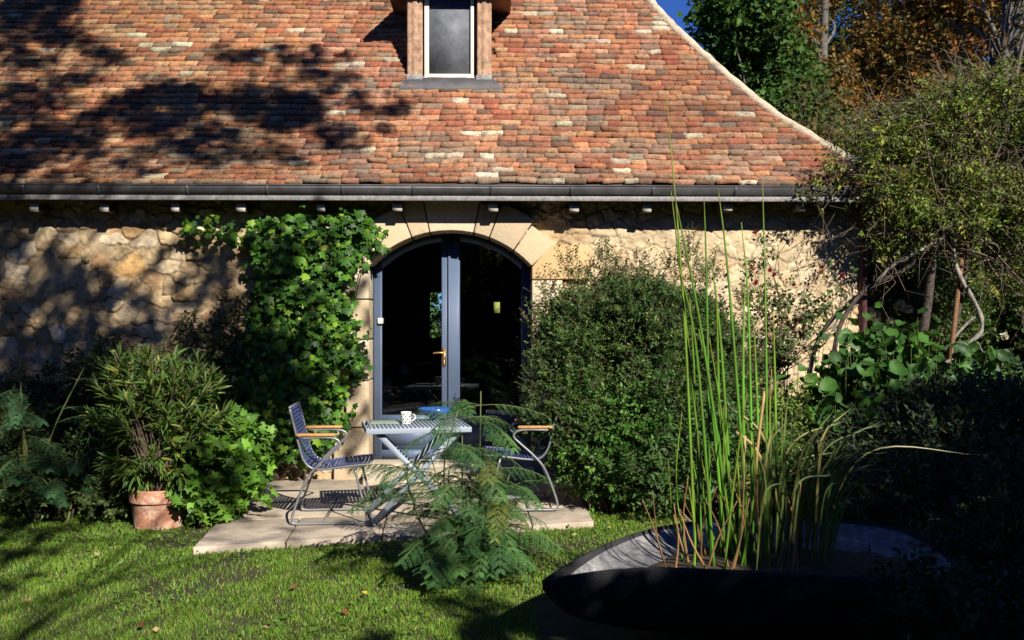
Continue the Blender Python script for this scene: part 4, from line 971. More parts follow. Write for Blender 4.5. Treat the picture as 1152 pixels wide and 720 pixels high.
# ------------------------------------------------------------------ right-hand garden
TY = 9.4
def twisted():
    rng = np.random.default_rng(120); t = thing('twisted_tree', 'small contorted tree with pale bent branches and a twiggy olive crown right of the house', 'tree')
    base = at(1045, 480, TY); base[2] = 0
    P = lambda x, y, dy=0: at(x, y, TY+dy)
    mb = MB()
    mb.tube(curve([base, P(1042, 470), P(1036, 400, .05), P(1044, 340, .05), P(1050, 290, .05), P(1062, 240)], 5), np.linspace(.055, .032, 26), 9)
    mb.tube(curve([base+[.12, 0, 0], P(1062, 450), P(1070, 390, -.04), P(1084, 320, -.04), P(1092, 250)], 5), np.linspace(.032, .02, 21), 8)
    mb.tube(curve([P(955, 510, .1)*[1, 1, 0], P(947, 490, .1), P(938, 440, .1), P(938, 400, .1), P(948, 360, .1), P(975, 325, .1), P(1015, 305, .05), P(1055, 275)], 5), np.linspace(.030, .018, 36), 8)
    mb.build('trunk', M['bark_dark'], t, smooth=True)
    mb = MB(); mb.tube(curve([P(1082, 255, -.1), P(1074, 268, -.1), P(1073, 290, -.1), P(1082, 315, -.14), P(1092, 332, -.14), P(1102, 352, -.14), P(1104, 372, -.12), P(1090, 386, -.1), P(1076, 400, -.1), P(1060, 412, -.08)], 4), .021+.004*np.sin(np.arange(37)*1.3), 8); mb.build('bent_branch', M['bark_grey'], t, smooth=True)
    mb = MB(); mb.tube(curve([P(1102, 353, -.12), P(1090, 362, -.1), P(1075, 378, -.08), P(1062, 395, -.05)], 4), .014, 7); mb.build('bent_branch', M['bark_grey'], t, smooth=True)
    mb = MB(); mb.tube(curve([P(1045, 430, -.1), P(1040, 442, -.12), P(1034, 458, -.12)], 4), .02, 7); mb.build('bent_branch', M['bark_grey'], t, smooth=True)
    mb = MB(); mb.tube(curve([P(955, 455, 0), P(944, 470, 0), P(948, 490, 0), P(956, 500, 0)], 4), .018, 7); mb.build('bent_branch', M['bark_grey'], t, smooth=True)
    mb = MB(); mb.tube(curve([P(985, 318, 0), P(1005, 298, -.05), P(1030, 285, -.05), P(1070, 262, -.05)], 4), .016, 7); mb.build('bent_branch', M['bark_grey'], t, smooth=True)
    mb = MB(); mb.tube(curve([P(1092, 300), P(1120, 290), P(1155, 278), P(1190, 255)], 4), np.linspace(.016, .008, 13), 6); mb.build('bent_branch', M['bark_grey'], t, smooth=True)
    mb = MB(); mb.tube(curve([P(1100, 385), P(1112, 410), P(1120, 438)], 4), .006, 5); mb.build('bent_branch', M['bark_grey'], t, smooth=True)
    mb = MB(); mb.tube([at(1052, 440, TY-.1)*[1, 1, 0]+[0, 0, 0.0], at(1086, 258, TY-.08)], .022, 7); st = mb.build('support_stake', M['stake'], t)
    cl = [clump(955, 195, TY-.1, 24, .22, 20), clump(925, 222, TY-.15, 16, .15, 14), clump(968, 255, TY, 20, .15, 14), clump(1000, 180, TY, 52, .5, 50), clump(1040, 155, TY, 62, .55, 50), clump(1095, 140, TY, 66, .55, 55), clump(1150, 150, TY, 66, .55, 60), clump(1012, 235, TY, 54, .4, 36), clump(1070, 225, TY, 76, .55, 50), clump(1140, 230, TY, 70, .5, 60), clump(1190, 190, TY, 70, .5, 80), clump(1030, 268, TY, 42, .4, 20), clump(1110, 100, TY, 40, .4, 24), clump(1060, 112, TY, 24, .3, 20), clump(1150, 92, TY, 34, .4, 26), clump(1015, 128, TY, 22, .25, 18), clump(1120, 290, TY, 40, .4, 30), clump(1160, 300, TY, 40, .4, 50), clump(915, 205, TY-.1, 10, .1, 8), clump(990, 290, TY, 20, .2, 14)]
    sub_ = []
    for c in cl:
        for _ in range(max(2, int(7*(c[3]/.5)**2))):
            dd = nrm(rng.normal(size=3)); sub_.append((*(np.array(c[:3])+dd*np.array(c[3:6])*rng.uniform(.35, .95)), *(np.array(c[3:6])*rng.uniform(.22, .42))))
    Pp, D = sample(rng, sub_, 5200, .1)
    olive_c = [(.12, .19, .02), (.17, .23, .025), (.07, .11, .02), (.26, .27, .03), (.16, .12, .045)]
    g, (A, B) = sprays(rng, Pp, D, T_oval(.22), .05, 8, .2, olive_c, [4, 3, 3, 1, .7], wild=.6, up=.1, droop=.3)
    leafmesh('crown', [g], t)
    # bare twigs all through the crown
    P3, D3 = sample(rng, cl, 1000, .05); e = nrm(D3+rng.normal(0, .8, (1000, 3))); L = rng.uniform(.12, .42, (1000, 1)); B3 = P3+e*L
    B4 = B3+nrm(e+rng.normal(0, .5, (1000, 3)))*L*.7
    cl = np.array(cl); hubs = [P(1062, 240), P(1092, 250), P(1055, 275)]
    mb = MB()
    for i in range(110):
        a = hubs[i % 3]; tg = P3[rng.integers(1000)]; m_ = (a+tg)/2+rng.normal(0, .12, 3); c = curve([a, m_, tg], 5); mb.tube(c, np.linspace(.013, .004, len(c)), 5)
    for s in (segs(A, B, .0025, .0012), segs(P3, B3, .0045, .003), segs(B3, B4, .003, .0012)): mb.add(s[0], s[1][0])
    mb.build('twigs', M['twig'], t)
twisted()
# big round leaves at its foot
def bergenia():
    rng = np.random.default_rng(130); t = thing('broad_leaved_plant', 'plant with big round glossy leaves under the twisted tree beside the wall', 'plant')
    A = []; 
    for px, py, r, Y, n in [(975, 400, 40, 8.6, 60), (1010, 385, 34, 8.7, 46), (940, 430, 34, 8.4, 46), (985, 430, 44, 8.3, 70), (1030, 420, 30, 8.5, 40), (915, 450, 24, 8.3, 26), (1085, 415, 34, 8.5, 44), (1120, 420, 30, 8.6, 36), (960, 460, 20, 8.1, 20), (955, 470, 14, 7.7, 8), (1000, 480, 40, 8.2, 26), (925, 480, 16, 8.0, 9)]:
        c = at(px, py, Y); R = rpx(r, Y); A.append(c+rng.normal(0, .55, (int(n*1.7), 3))*[R, .24, R*.9])
    P = np.concatenate(A); n = len(P); P[:, 2] = np.maximum(P[:, 2], .06)
    d = nrm(rng.normal(0, .6, (n, 3))+np.array([0, -.4, -.2])); nn = nrm(np.array([.1, -.6, .7])+rng.normal(0, .5, (n, 3)))
    c = palette(rng, n, [(.04, .11, .02), (.06, .15, .025), (.03, .075, .018)])
    leafmesh('foliage', [inst(T_round(), P, frames(d, nn), rng.uniform(.06, .17, n)*rng.uniform(.8, 1.1, n), c)], t)
    B = P.copy(); B[:, 2] = 0.0; B[:, 0] += rng.normal(0, .08, n); B[:, 1] += .1
    stickmesh('stems', [segs(B, P, .004, .003)], t, 'stem_green')
bergenia()
def rose():
    rng = np.random.default_rng(140); t = thing('rose_bush', 'straggly rose bush with red hips and blooms against the pale wall', 'rose bush')
    Y = 9.2; tips = [(850, 262), (846, 300), (838, 320), (860, 330), (870, 310), (884, 345), (905, 325), (922, 320), (925, 345), (945, 330), (900, 360), (940, 365), (890, 380), (868, 395), (930, 385), (960, 318), (880, 335), (915, 360), (905, 345), (835, 345)]
    mb = MB(); Ps = []; Ds = []; ends = []
    for i, (x, y) in enumerate(tips):
        b = at(872+rng.uniform(-12, 12), 500, Y-.1); b[2] = 0; e = at(x, y, Y+rng.uniform(-.15, .15)); c = curve([b, at(872+rng.normal(0, 8), 440, Y), (at(x, y, Y)+at(875, 420, Y))/2+rng.normal(0, .04, 3), e], 6)
        mb.tube(c, np.linspace(.008, .003, len(c)), 5); ends.append(e)
        k = 9; j = rng.integers(len(c)//2, len(c), k); Ps.append(c[j]+rng.normal(0, .03, (k, 3))); Ds.append(nrm(rng.normal(size=(k, 3))))
    P = np.concatenate(Ps); D = np.concatenate(Ds)
    extra = np.concatenate([at(x, y, Y)+rng.normal(0, 1, (n, 3))*[rpx(r, Y)*.5, .1, rpx(r, Y)*.45] for x, y, r, n in [(918, 345, 30, 50), (905, 370, 20, 24), (870, 350, 18, 22), (850, 330, 16, 18), (848, 300, 12, 14), (870, 440, 30, 36), (850, 400, 26, 36), (890, 470, 30, 30), (865, 520, 40, 50)]])
    P = np.vstack([P, extra]); D = np.vstack([D, nrm(rng.normal(size=(len(extra), 3)))])
    g, (A, B) = sprays(rng, P, D, T_oval(.36), .048, 5, .12, [(.07, .12, .03), (.05, .09, .025), (.14, .09, .05)], [4, 3, 1.0])
    leafmesh('foliage', [g], t); v, f, _ = segs(A, B, .002, .001); mb.add(v, f[0]); mb.build('stems', M['twig'], t)
    def bloom(p, r, col):
        N = 22; d = nrm(rng.normal(size=(N, 3))+[0, -.2, .5]); c = palette(rng, N, [col], jit=.25)
        leafmesh('bloom', [inst(T_oval(.5, .15, .15), np.tile(p, (N, 1)), frames(d, nrm(rng.normal(size=(N, 3)))), np.full(N, r*.75), c)], t, 'petal')
    for x, y in [(849, 262), (838, 298), (846, 302), (850, 318), (866, 304), (871, 309), (924, 301), (893, 321), (948, 310), (924, 306)]: bloom(at(x, y, Y-.05), .035, (.30, .03, .035))
rose()
shrub('white_rose_bush', 'leafy bush with white roses beyond the house corner', 'rose bush',
      [clump(1000, 345, 10.8, 34, .4, 34), clump(985, 380, 10.6, 30, .4, 30), clump(1025, 365, 10.8, 30, .4, 40), clump(1000, 300, 11, 34, .4, 40), clump(1060, 340, 11, 40, .4, 50)], 1500, T_oval(.34), .05, 6, .16, [(.06, .12, .025), (.10, .16, .03), (.05, .08, .02)], seed=145)
wr = [o for o in C.objects if o.name.startswith('white_rose_bush')][0]
for i, (x, y, r) in enumerate([(975, 353, .10), (985, 356, .07), (1013, 344, .07), (1022, 348, .055), (1002, 362, .05), (1130, 378, .05)]):
    rng = np.random.default_rng(150+i); N = 40; d = nrm(rng.normal(size=(N, 3))+[0, -.4, .3])
    leafmesh('bloom', [inst(T_oval(.5, .15, .15), np.tile(at(x, y, 10.3), (N, 1)), frames(d, nrm(rng.normal(size=(N, 3)))), np.full(N, r), palette(rng, N, [(.75, .74, .68)], jit=.08))], wr, 'petal')
# weeds and dark planting on the right
shrub('leafy_shrub', 'yellow green weedy plant behind the reeds at the foot of the wall', 'shrub',
      [clump(880, 470, 8.3, 26, .25, 30), clump(870, 510, 8.0, 34, .25, 30), clump(895, 540, 7.8, 34, .25, 22), clump(900, 500, 8.1, 24, .25, 22), clump(860, 550, 7.6, 30, .25, 20)], 520, T_oval(.2), .055, 8, .2, [(.12, .19, .03), (.16, .22, .04), (.07, .11, .02)], seed=151, up=.8)
shrub('ground_shrub', 'low dark shrub beneath the twisted tree right of the planter', 'shrub',
      [clump(1010, 500, 7.6, 50, .4, 36), clump(1060, 470, 7.5, 44, .4, 34), clump(1110, 470, 7.4, 50, .4, 40), clump(1150, 500, 7.2, 50, .4, 50), clump(1090, 510, 7.0, 60, .4, 40), clump(960, 530, 7.4, 40, .35, 28), clump(1040, 550, 6.6, 70, .4, 36), clump(1130, 560, 6.4, 60, .4, 46), clump(1160, 450, 7.8, 34, .3, 36)], 3600, T_oval(.28), .045, 8, .17, [(.025, .055, .014), (.045, .085, .02), (.035, .06, .035)], seed=152)
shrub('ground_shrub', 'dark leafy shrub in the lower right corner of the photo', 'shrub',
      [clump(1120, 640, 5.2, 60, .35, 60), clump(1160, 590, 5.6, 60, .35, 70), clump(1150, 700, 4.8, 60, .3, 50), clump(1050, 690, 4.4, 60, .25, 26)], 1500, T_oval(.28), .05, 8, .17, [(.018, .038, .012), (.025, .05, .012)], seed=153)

# ------------------------------------------------------------------ boat shaped planter with reeds
def planter():
    t = thing('boat_planter', 'dark boat shaped planter with drooping tips holding the reeds', 'planter')
    A = at(612, 653, 4.75); B = at(1099, 668, 4.6)
    N = 48; K = 14
    us = np.linspace(0, 1, N)
    farp = np.array([at(*q) for q in [(612, 653, 4.75), (640, 634, 4.95), (690, 609, 5.25), (745, 592, 5.5), (830, 583, 5.65), (930, 584, 5.6), (1010, 594, 5.4), (1060, 618, 5.1), (1090, 645, 4.8), (1099, 668, 4.6)]])
    nearp = np.array([at(*q) for q in [(612, 653, 4.75), (640, 648, 4.68), (690, 642, 4.62), (745, 640, 4.58), (830, 643, 4.5), (930, 648, 4.45), (1010, 655, 4.4), (1060, 663, 4.42), (1090, 668, 4.5), (1099, 668, 4.6)]])
    fc = curve(farp, 6); nc = curve(nearp, 6); N = len(fc)
    keel = (fc+nc)/2; u = np.linspace(0, 1, N); keel[:, 2] = np.minimum(.02+.30*np.abs(2*u-1)**2.2, (fc[:, 2]+nc[:, 2])/2-.01)
    def shell(off):
        V = []
        for i in range(N):
            for k in range(K+1):
                s = k/K; a, b, m_ = nc[i], fc[i], keel[i]
                # quadratic section from near rim through keel to far rim, bellied
                x = a*(1-s)+b*s; w = 1-abs(2*s-1)**2.4; zr = a[2]*(1-s)+b[2]*s
                V.append((x[0], x[1], zr-(zr-m_[2])*w+off*w+off*.0))
        return np.array(V)
    i = np.arange(N-1)[:, None]*(K+1); k = np.arange(K)[None]
    Q = np.stack([i+k, i+k+1, i+K+2+k, i+K+1+k], -1).reshape(-1, 4)
    o = mesh_np('shell', shell(0), Q, M['hull'], t, smooth=True)  # outer shell coloured near black, painted shade; inner wall keeps the lighter planter colour
    m = o.modifiers.new('solid', 'SOLIDIFY'); m.thickness = .022; m.offset = 0
    V = []
    for i_ in range(N):
        for k_ in range(K+1):
            s = .015+.97*k_/K; x = nc[i_]*(1-s)+fc[i_]*s; V.append((x[0], x[1], x[2]-.006-min(.10, .5*abs(x[2]-keel[i_][2]))*(1-abs(2*s-1)**2.2)))
    ii = np.arange(N-1)[:, None]*(K+1); kk = np.arange(K)[None]
    mesh_np('inner_wall', np.array(V), np.stack([ii+kk, ii+kk+1, ii+K+2+kk, ii+K+1+kk], -1).reshape(-1, 4), M['planter'], t, smooth=True)
    # compost round the reeds
    V = []
    for i_ in range(14, N-4):
        e_ = min(i_-14, N-5-i_)/8
        for s in np.linspace(.10, .88, 7):
            x = nc[i_]*(1-s)+fc[i_]*s; V.append((x[0], x[1], x[2]-.125+.060*min(1, e_)*(1-abs(2*(s-.49)/.78)**2)+.008*math.sin(i_*2.1+s*9)))
    n = N-18; i = np.arange(n-1)[:, None]*7; k = np.arange(6)[None]
    mesh_np('compost', np.array(V), np.stack([i+k, i+k+1, i+8+k, i+7+k], -1).reshape(-1, 4), M['soil'], t)
planter()
def reeds():
    rng = np.random.default_rng(160)
    t = thing('horsetail_reeds', 'tall thin bright green reeds standing in the boat planter', 'reeds')
    Y0 = 5.05; stems = []
    ex = [((783, 600), (769, 344), (750, 110)), ((800, 612), (768, 330), (755, 215)), ((828, 600), (790, 379), (760, 225)), ((800, 600), (795, 324), (792, 222)), ((845, 600), (821, 330), (808, 212)), ((862, 600), (862, 400), (858, 208)), ((812, 600), (808, 420), (806, 330)), ((858, 600), (852, 460), (848, 360)), ((875, 600), (872, 440), (870, 352)), ((790, 600), (782, 440), (776, 335)), ((818, 600), (800, 450), (786, 370)), ((838, 600), (836, 420), (838, 320)), ((848, 600), (842, 350), (834, 250)), ((826, 600), (812, 400), (800, 290)), ((804, 600), (784, 400), (764, 300)), ((832, 600), (812, 470), (798, 380)), ((868, 600), (866, 480), (868, 415))]
    for a, b, c in ex:
        y = Y0+rng.uniform(-.18, .2); p0 = at(a[0], a[1], y); p0[2] = .33; stems.append((curve([p0, at(b[0], b[1], y), at(c[0], c[1], y+rng.uniform(-.05, .05))], 8), rng.uniform(.007, .0105), 0))
    for i in range(24):
        bx = rng.normal(826, 30); y = Y0+rng.uniform(-.25, .3); p0 = at(bx, 610, y); p0[2] = .33
        hgt = rng.uniform(40, 190)**.97; tip = at(bx+rng.normal(-6, 14), 600-hgt, y); stems.append((curve([p0, (p0+tip)/2+rng.normal(0, .03, 3), tip], 5), rng.uniform(.0045, .0085), 0))
    mb = MB(); nodes = MB()
    for c, r, _ in stems:
        g = np.array([.105, .30, .022])*rng.uniform(.6, 1.3)*np.array([rng.uniform(.8, 1.4), 1, 1]); k = len(c)
        rr = r*(1-.75*np.linspace(0, 1, k)**1.6)*rng.uniform(.9, 1.1)
        cc = np.repeat((g[None]*(1+.0*np.arange(k))[:, None]), 8, 0)
        cc = cc*np.repeat(np.linspace(0, 1, k)[:, None]**3*np.array([1.0, -.1, .2])+1, 8, 0); band = (np.arange(k) % 3 == 0); cc = np.where(np.repeat(band, 8)[:, None], cc*.55+np.array([.05, .04, .01]), cc)
        mb.tube(c, rr, 8, col=cc)
    mb.build('green_stems', M['reed'], t, smooth=True, usecol=True)
    mb = MB()
    for i in range(36):
        bx = rng.uniform(752, 900); y = Y0+rng.uniform(-.3, .3); p0 = at(bx, 612, y); p0[2] = .32
        tip = at(bx+rng.normal(-12, 26), 608-rng.uniform(20, 80), y-rng.uniform(0, .1)); c = curve([p0, (p0+tip)/2+rng.normal(0, .02, 3), tip], 4)
        mb.tube(c, np.linspace(.006, .002, len(c)), 6, col=np.array([.30, .17, .07])*rng.uniform(.5, 1.4))
    for a, b, c in [((852, 600), (851, 520), (860, 440)), ((835, 590), (836, 540), (838, 490)), ((868, 545), (850, 505), (828, 486))]:
        mb.tube(curve([at(*a, Y0), at(*b, Y0), at(*c, Y0)], 5), .008, 6, col=np.array([.42, .30, .12]))
    mb.build('dry_stems', M['reed'], t, smooth=True, usecol=True)
reeds()
def blades(name, label, cat, specs, seed, colrange):
    rng = np.random.default_rng(seed); t = thing(name, label, cat); V = []; Q = []; Cc = []; n = 0
    for p0, p1, p2, w in specs:
        c = curve([p0, p1, p2], 7); k = len(c); tt = np.gradient(c, axis=0); sd = nrm(np.cross(tt, np.array([0, -1.0, .3])))
        ww = w*np.sin(np.linspace(.5, math.pi, k))[:, None]; A = c+sd*ww; B = c-sd*ww
        V.append(np.stack([A, B], 1).reshape(-1, 3)); i = np.arange(k-1)*2; Q.append(np.stack([i, i+1, i+3, i+2], -1)+n); n += 2*k
        Cc.append(np.tile(np.array(colrange[rng.integers(len(colrange))])*rng.uniform(.7, 1.3), (2*k, 1)))
    mesh_np('blades', np.concatenate(V), np.concatenate(Q), M['reed'], t, col=np.concatenate(Cc))
rng = np.random.default_rng(170); sp = []
for i in range(60):
    bx = rng.uniform(840, 935); y = rng.uniform(4.75, 5.35); p0 = at(bx, 615, y); p0[2] = .32
    h = rng.uniform(50, 170); lean = rng.normal(.25, .35)+max(0, (bx-870)/130); tip = at(bx+lean*h*.8, 605-h*(1-.25*abs(lean)), y); mid = at(bx+lean*h*.25, 605-h*.62, y); sp.append((p0, mid, tip, rng.uniform(.003, .007)))
for a, b, c in [((928, 610), (945, 560), (985, 530)), ((930, 600), (955, 555), (978, 545)), ((918, 610), (935, 550), (985, 505)), ((905, 600), (918, 520), (905, 465)), ((915, 610), (920, 530), (916, 480)), ((900, 600), (898, 540), (888, 500))]:
    q = at(a[0], a[1], 5.0); q[2] = .33; sp.append((q, at(*b, 5.0), at(*c, 4.95), .008))
blades('ornamental_grass', 'arching green grass blades at the right end of the planter beside the reeds', 'grass plant', sp, 171, [(.10, .15, .03), (.07, .12, .02), (.20, .18, .05)])

# ------------------------------------------------------------------ garden furniture
n0, n1 = gr(324, 593, PZ), gr(415, 589, PZ)
CA = math.radians(3)
def chair(label):
    t = thing('garden_chair', label, 'chair', 'blue slatted garden chairs')
    W = .27
    # side profile of seat and back (x forward, z up)
    prf = curve([(-.185, .88), (-.150, .74), (-.115, .60), (-.085, .50), (-.03, .435), (.06, .42), (.20, .435), (.33, .45), (.415, .455)], 8)
    d = np.concatenate([[0], np.cumsum(np.linalg.norm(np.diff(prf, axis=0), axis=1))])
    split = .47
    for nm, lo, hi in (('backrest', 0, split), ('seat', split, d[-1])):
        mb = MB(); nsl = int(round((hi-lo)/.0285))
        for i in range(nsl):
            s = lo+(i+.5)*(hi-lo)/nsl; x = np.interp(s, d, prf[:, 0]); z = np.interp(s, d, prf[:, 1])
            x2 = np.interp(s+.002, d, prf[:, 0]); z2 = np.interp(s+.002, d, prf[:, 1]); tx, tz = x2-x, z2-z; l = math.hypot(tx, tz)+1e-9; tx /= l; tz /= l
            ys = np.linspace(-W+.0, W-.0, 9); V = []; nx_, nz_ = -tz, tx
            if nx_ < 0 and s < .3: nx_, nz_ = -nx_, -nz_
            for y in ys:
                dip = -.012*(1-(y/W)**2)
                for a_ in np.arange(8)*math.pi/4:
                    u = .0125*math.cos(a_); v = .006*math.sin(a_)
                    V.append((x+tx*u+nx_*(v), y, z+tz*u+nz_*v+(dip if s > split else 0)))
            m = 8; ii = np.arange(8)[:, None]*m; jj = np.arange(m)[None]; j2 = (jj+1) % m
            mb.add(V, np.stack([ii+jj, ii+j2, ii+m+j2, ii+m+jj], -1).reshape(-1, 4))
        mb.build(nm, M['lamella'], t, smooth=True)
    P3 = np.stack([prf[:, 0], np.zeros(len(prf)), prf[:, 1]], -1)
    mb = MB()
    for y in (-W+.012, W-.012): mb.tube(P3+[0, y, -.004], .0095, 8)
    mb.tube([(-.187, -W+.012, .885), (-.187, W-.012, .885)], .0095, 8); mb.tube([(.418, -W+.012, .452), (.418, W-.012, .452)], .0095, 8)
    for x, z in ((-.03, .425), (.20, .42)): mb.tube([(x, -W+.01, z), (x, W-.01, z)], .007, 6)
    mb.build('seat_frame', M['steel'], t, smooth=True)
    for sgn in (-1, 1):
        y = sgn*(W+.012)
        mb = MB()
        mb.tube(curve([(-.10, y, .655), (.08, y, .66), (.17, y, .645), (.19, y, .60), (.13, y, .54), (.03, y, .45), (-.06, y, .34), (-.14, y, .14), (-.165, y, .04), (-.14, y, .012), (0, y, .011), (.26, y, .011), (.37, y, .013), (.395, y, .04), (.375, y, .14), (.30, y, .43)], 6), .0095, 8)
        mb.build('leg_frame', M['steel'], t, smooth=True)
        mb = MB(); mb.box((-.13, y-.022, .668), (.16, y+.022, .692)); mb.build('armrest', M['bamboo'], t, bevel=.009)
    mb = MB(); mb.tube([(.06, -W, .011), (.06, W, .011)], .007, 6); mb.build('cross_bar', M['steel'], t)
    return t
fw2 = np.array([math.cos(CA), math.sin(CA), 0]); lf = np.array([-math.sin(CA), math.cos(CA), 0])
c1 = chair('blue slatted chair with bamboo armrests on the terrace left of the table')
pos = (n0+n1)/2+lf*.282-fw2*.11; c1.location = (pos[0], pos[1], PZ+.003); c1.rotation_euler[2] = CA
c2 = c1.copy(); C.objects.link(c2); c2['label'] = 'blue slatted chair right of the table half hidden by the mimosa'
for ch_ in list(c1.children):
    q = ch_.copy(); C.objects.link(q); q.parent = c2
m1 = gr(620, 575, PZ); c2.location = (m1[0]-.12, m1[1]+.27, PZ+.003); c2.rotation_euler[2] = math.pi+CA*.55
def table():
    a = gr(412, 482, PZ+.745); b = gr(530, 479, PZ+.745)
    W_ = np.linalg.norm(b-a); ang = math.atan2(b[1]-a[1], b[0]-a[0])*.85; print('table width', W_, math.degrees(ang), a)
    t = thing('folding_table', 'pale grey folding table with slatted top and crossed legs on the terrace', 'table', loc=(float(a[0]), float(a[1]), PZ), rz=ang)
    D_ = .62; H = .745; n = 24
    mb = MB()
    for i in range(n):
        x0 = .03+(W_-.06)*i/n; mb.box((x0+.005, .014, H-.014), (x0+(W_-.06)/n-.005, D_-.014, H))
    tt = mb.build('tabletop', M['table'], t, bevel=.003)
    mb = MB(); mb.box((0, 0, H-.045), (W_, .013, H-.006)); mb.box((0, D_-.013, H-.045), (W_, D_, H-.006)); mb.box((0, .0135, H-.045), (.013, D_-.0135, H-.006)); mb.box((W_-.013, .0135, H-.045), (W_, D_-.0135, H-.006)); mb.build('table_rim', M['table'], t, bevel=.002)
    for y in (.06, D_-.06):
        mb = MB(); mb.bar((.09, y, H-.046), (W_-.06, y, .03), .042, .012, (0, 1, 0)); mb.bar((W_-.09, y+.014, H-.046), (.06, y+.014, .03), .042, .012, (0, 1, 0)); mb.build('crossed_legs', M['table'], t)
    mb = MB()
    mb.tube([(W_-.06, .03, .02), (W_-.06, D_-.03, .02)], .012, 8); mb.build('stretcher', M['table'], t)
    mb = MB(); mb.tube([(.06, .03, .02), (.06, D_-.03, .02)], .012, 8)
    mb.build('stretcher', M['table'], t)
    return H
table()
TZ = PZ+.745
# things on the table
p = gr(456.5, 477.5, TZ); mug = thing('mug', 'white mug with black dots on the slatted table', 'mug', loc=(float(p[0]), float(p[1])+.03, TZ+.001))
mb = MB(); mb.lathe([(0, 0), (.036, 0), (.039, .004), (.042, .09), (.041, .094), (.038, .092), (.036, .01), (0, .008)], n=28); mb.build('mug_body', M['china'], mug, smooth=True)
mb = MB(); mb.tube(curve([(.04, .0, .075), (.065, .0, .07), (.068, .0, .04), (.04, .0, .022)], 5), .005, 8); mb.build('mug_handle', M['china'], mug, smooth=True)
mb = MB(); rr = np.random.default_rng(2)
for row, z in enumerate((.02, .04, .06, .078)):
    for k in range(8):
        a = k*math.pi/4+row*.4; r = .0425
        V = [(r*math.cos(a+.0), r*math.sin(a+.0), z)]+[((r+.0002)*math.cos(a+.13*math.cos(q)), (r+.0002)*math.sin(a+.13*math.cos(q)), z+.0055*math.sin(q)) for q in np.arange(8)*math.pi/4]
        V = [(x*1.006, y*1.006, zz) for x, y, zz in V]
        mb.add(V, T=[(0, i+1, (i+1) % 8+1) for i in range(8)])
mb.build('dots', M['dot'], mug)
p = gr(489, 474, TZ); b = thing('bowl', 'wide blue glazed bowl on a small foot at the back of the table', 'bowl', loc=(float(p[0]), float(p[1])+.12, TZ+.001))
mb = MB(); mb.lathe([(0, 0), (.05, 0), (.048, .018), (.07, .03), (.125, .055), (.142, .092), (.138, .094), (.12, .062), (.06, .036), (0, .03)], n=40); mb.build('bowl_body', M['bowl'], b, smooth=True)
p = gr(432, 478, TZ); cl_ = MB()
cl_.box((-.12, -.08, 0), (.11, .10, .008)); cl_.box((-.115, -.075, .0085), (.10, .09, .016)); o = cl_.build('folded_cloth', M['cloth'], bevel=.003)
o.location = (p[0], p[1]+.11, TZ+.001); o.rotation_euler[2] = CA; tag(o, 'folded sage green cloth lying beside the mug on the table', 'cloth')

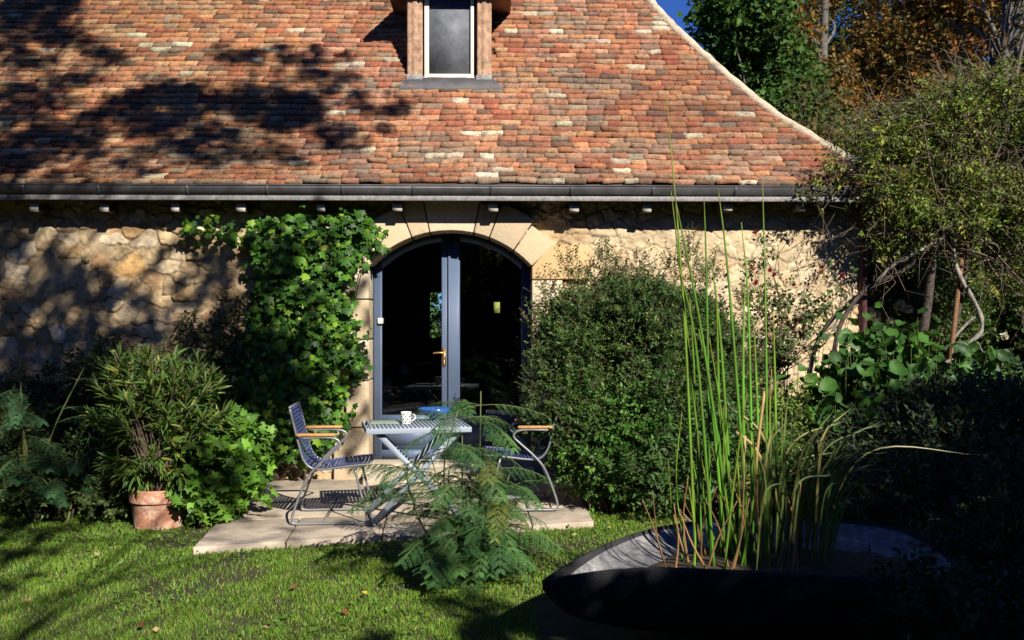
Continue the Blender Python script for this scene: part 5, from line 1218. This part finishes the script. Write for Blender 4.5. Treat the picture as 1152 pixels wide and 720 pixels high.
# ------------------------------------------------------------------ lawn
def lawn():
    rng = np.random.default_rng(200); n = 330000
    Y = 4.3+(rng.random(n)**1.35)*5.0; X_ = rng.uniform(-6, 4.6, n)
    ok = np.abs((X_)) < Y*.56+.3
    quad = [pa[:2], pb[:2], pc[:2], pd_[:2]]
    def inq(x, y, e=0.0):
        r = np.ones(len(x), bool)
        for i in range(4):
            a, b = quad[i], quad[(i+1) % 4]; l = math.hypot(*(b-a)); r &= ((b[0]-a[0])*(y-a[1])-(b[1]-a[1])*(x-a[0]))/l > e
        return r
    ok &= ~inq(X_, Y, .012)
    ok &= np.hypot(X_-oc[0], Y-oc[1]) > PR*.85
    ok &= ~((X_ > .1) & (Y > 4.45) & (Y < 5.7) & (X_ > (.25)))| (Y > 5.75)
    bald = vnoise(X_*1.7, Y*1.7, 33)*.6+vnoise(X_*6, Y*6, 34)*.4
    leftpatch = (np.abs(X_-(pd_[0]+(pa[0]-pd_[0])*.8+.0)-(-.18)) < .22) & (Y > 7.0)
    ok &= rng.random(n) < np.where(leftpatch, .25, np.clip((bald-.22)*5, .25, 1))
    X_, Y = X_[ok], Y[ok]; n = len(X_)
    tuft = vnoise(X_*9, Y*9, 35); H = (.014+.024*tuft**1.5)*rng.uniform(.6, 1.35, n)*np.where(Y > 7, .9, 1)
    edge = np.zeros(n)
    a = rng.uniform(0, 2*math.pi, n); ln = rng.uniform(.2, 1.0, n)*H; w = rng.uniform(.0013, .0027, n)*(1+.12*(Y-4))
    dx, dy = np.cos(a), np.sin(a); b = rng.uniform(0, 2*math.pi, n)
    sx, sy = np.cos(b)*w, np.sin(b)*w
    V = np.zeros((n, 5, 3))
    V[:, 0] = np.stack([X_-sx, Y-sy, np.zeros(n)], -1); V[:, 1] = np.stack([X_+sx, Y+sy, np.zeros(n)], -1)
    V[:, 2] = np.stack([X_+sx*.7+dx*ln*.35, Y+sy*.7+dy*ln*.35, H*.6], -1); V[:, 3] = np.stack([X_-sx*.7+dx*ln*.35, Y-sy*.7+dy*ln*.35, H*.6], -1)
    V[:, 4] = np.stack([X_+dx*ln, Y+dy*ln, H], -1)
    i = np.arange(n)[:, None]*5
    Q = i+np.array([[0, 1, 2, 3]]); Tt = i+np.array([[3, 2, 4]])
    c = palette(rng, n, [(.125, .25, .022), (.17, .31, .03), (.09, .18, .015), (.24, .30, .045), (.36, .29, .11)], [4, 3.5, 2.5, 1.1, .4])
    c = c*(.75+.5*vnoise(X_*2.3, Y*2.3, 36))[:, None]
    o = mesh_np('lawn_grass', V.reshape(-1, 3), [Q, Tt], M['grass'], col=np.repeat(c, 5, 0)); tag(o, 'short sunlit green lawn grass around the terrace', 'grass', kind='stuff')
    # broad leaved clover and weeds between the blades
    n = 9000; Y = 4.4+rng.random(n)*3.6; X_ = rng.uniform(-4.8, 2.0, n); m_ = (vnoise(X_*2.1, Y*2.1, 44) > .52) & ~inq(X_, Y, -.02) & ~((X_ > .2) & (Y < 5.8)); X_, Y = X_[m_], Y[m_]; n = len(X_)
    P = np.stack([X_, Y, rng.uniform(.008, .028, n)], -1); d = nrm(np.stack([rng.normal(size=n), rng.normal(size=n), rng.uniform(.1, .7, n)], -1)); nn = nrm(np.array([0, 0, 1.0])+rng.normal(0, .35, (n, 3)))
    o = leafmesh('lawn_clover', [inst(T_oval(.35), P, frames(d, nn), rng.uniform(.016, .036, n), palette(rng, n, [(.09, .19, .03), (.13, .24, .03)]))], None); tag(o, 'clover and small broad leaved weeds in the lawn', 'weeds', kind='stuff')
lawn()
# fallen leaves lying on the lawn
rng = np.random.default_rng(210)
fl = [(35, 676, 'curled pale tan fallen leaf on the lawn near the left edge', (.42, .26, .12)), (176, 711, 'pale straw coloured fallen leaf low on the lawn below the flower pot', (.50, .36, .18)), (160, 706, 'small dark brown fallen leaf beside a pale straw leaf', (.16, .07, .03)), (112, 625, 'straw coloured fallen leaf on the grass below the flower pot', (.42, .32, .15)), (388, 691, 'rusty brown fallen leaf on the lawn left of the mimosa', (.22, .08, .03)), (303, 706, 'sandy fallen leaf at the bottom of the lawn left of the rusty leaf', (.40, .25, .12)), (331, 662, 'reddish brown fallen leaf in the middle of the lawn', (.25, .10, .05)), (414, 668, 'yellow fallen leaf on the lawn left of the mimosa', (.5, .42, .06)), (646, 603, 'yellow green fallen leaf between terrace and planter', (.42, .40, .12)), (688, 594, 'tan fallen leaf at the right end of the lawn', (.42, .28, .12))]
for px, py, lb, col in fl:
    p = gr(px, py, .035); k = 3; V, Fa, c = inst(T_oval(.4, .25, .18), np.array([p]), frames(np.array([[rng.normal(), rng.normal(), .1]]), np.array([[rng.normal(0, .2), -.3, 1.0]])), np.array([rng.uniform(.035, .055)]), np.array([col]))
    o = mesh_np('fallen_leaf', V, Fa, M['leaf_dull'], col=c); tag(o, lb, 'leaf', 'fallen leaves on the lawn')
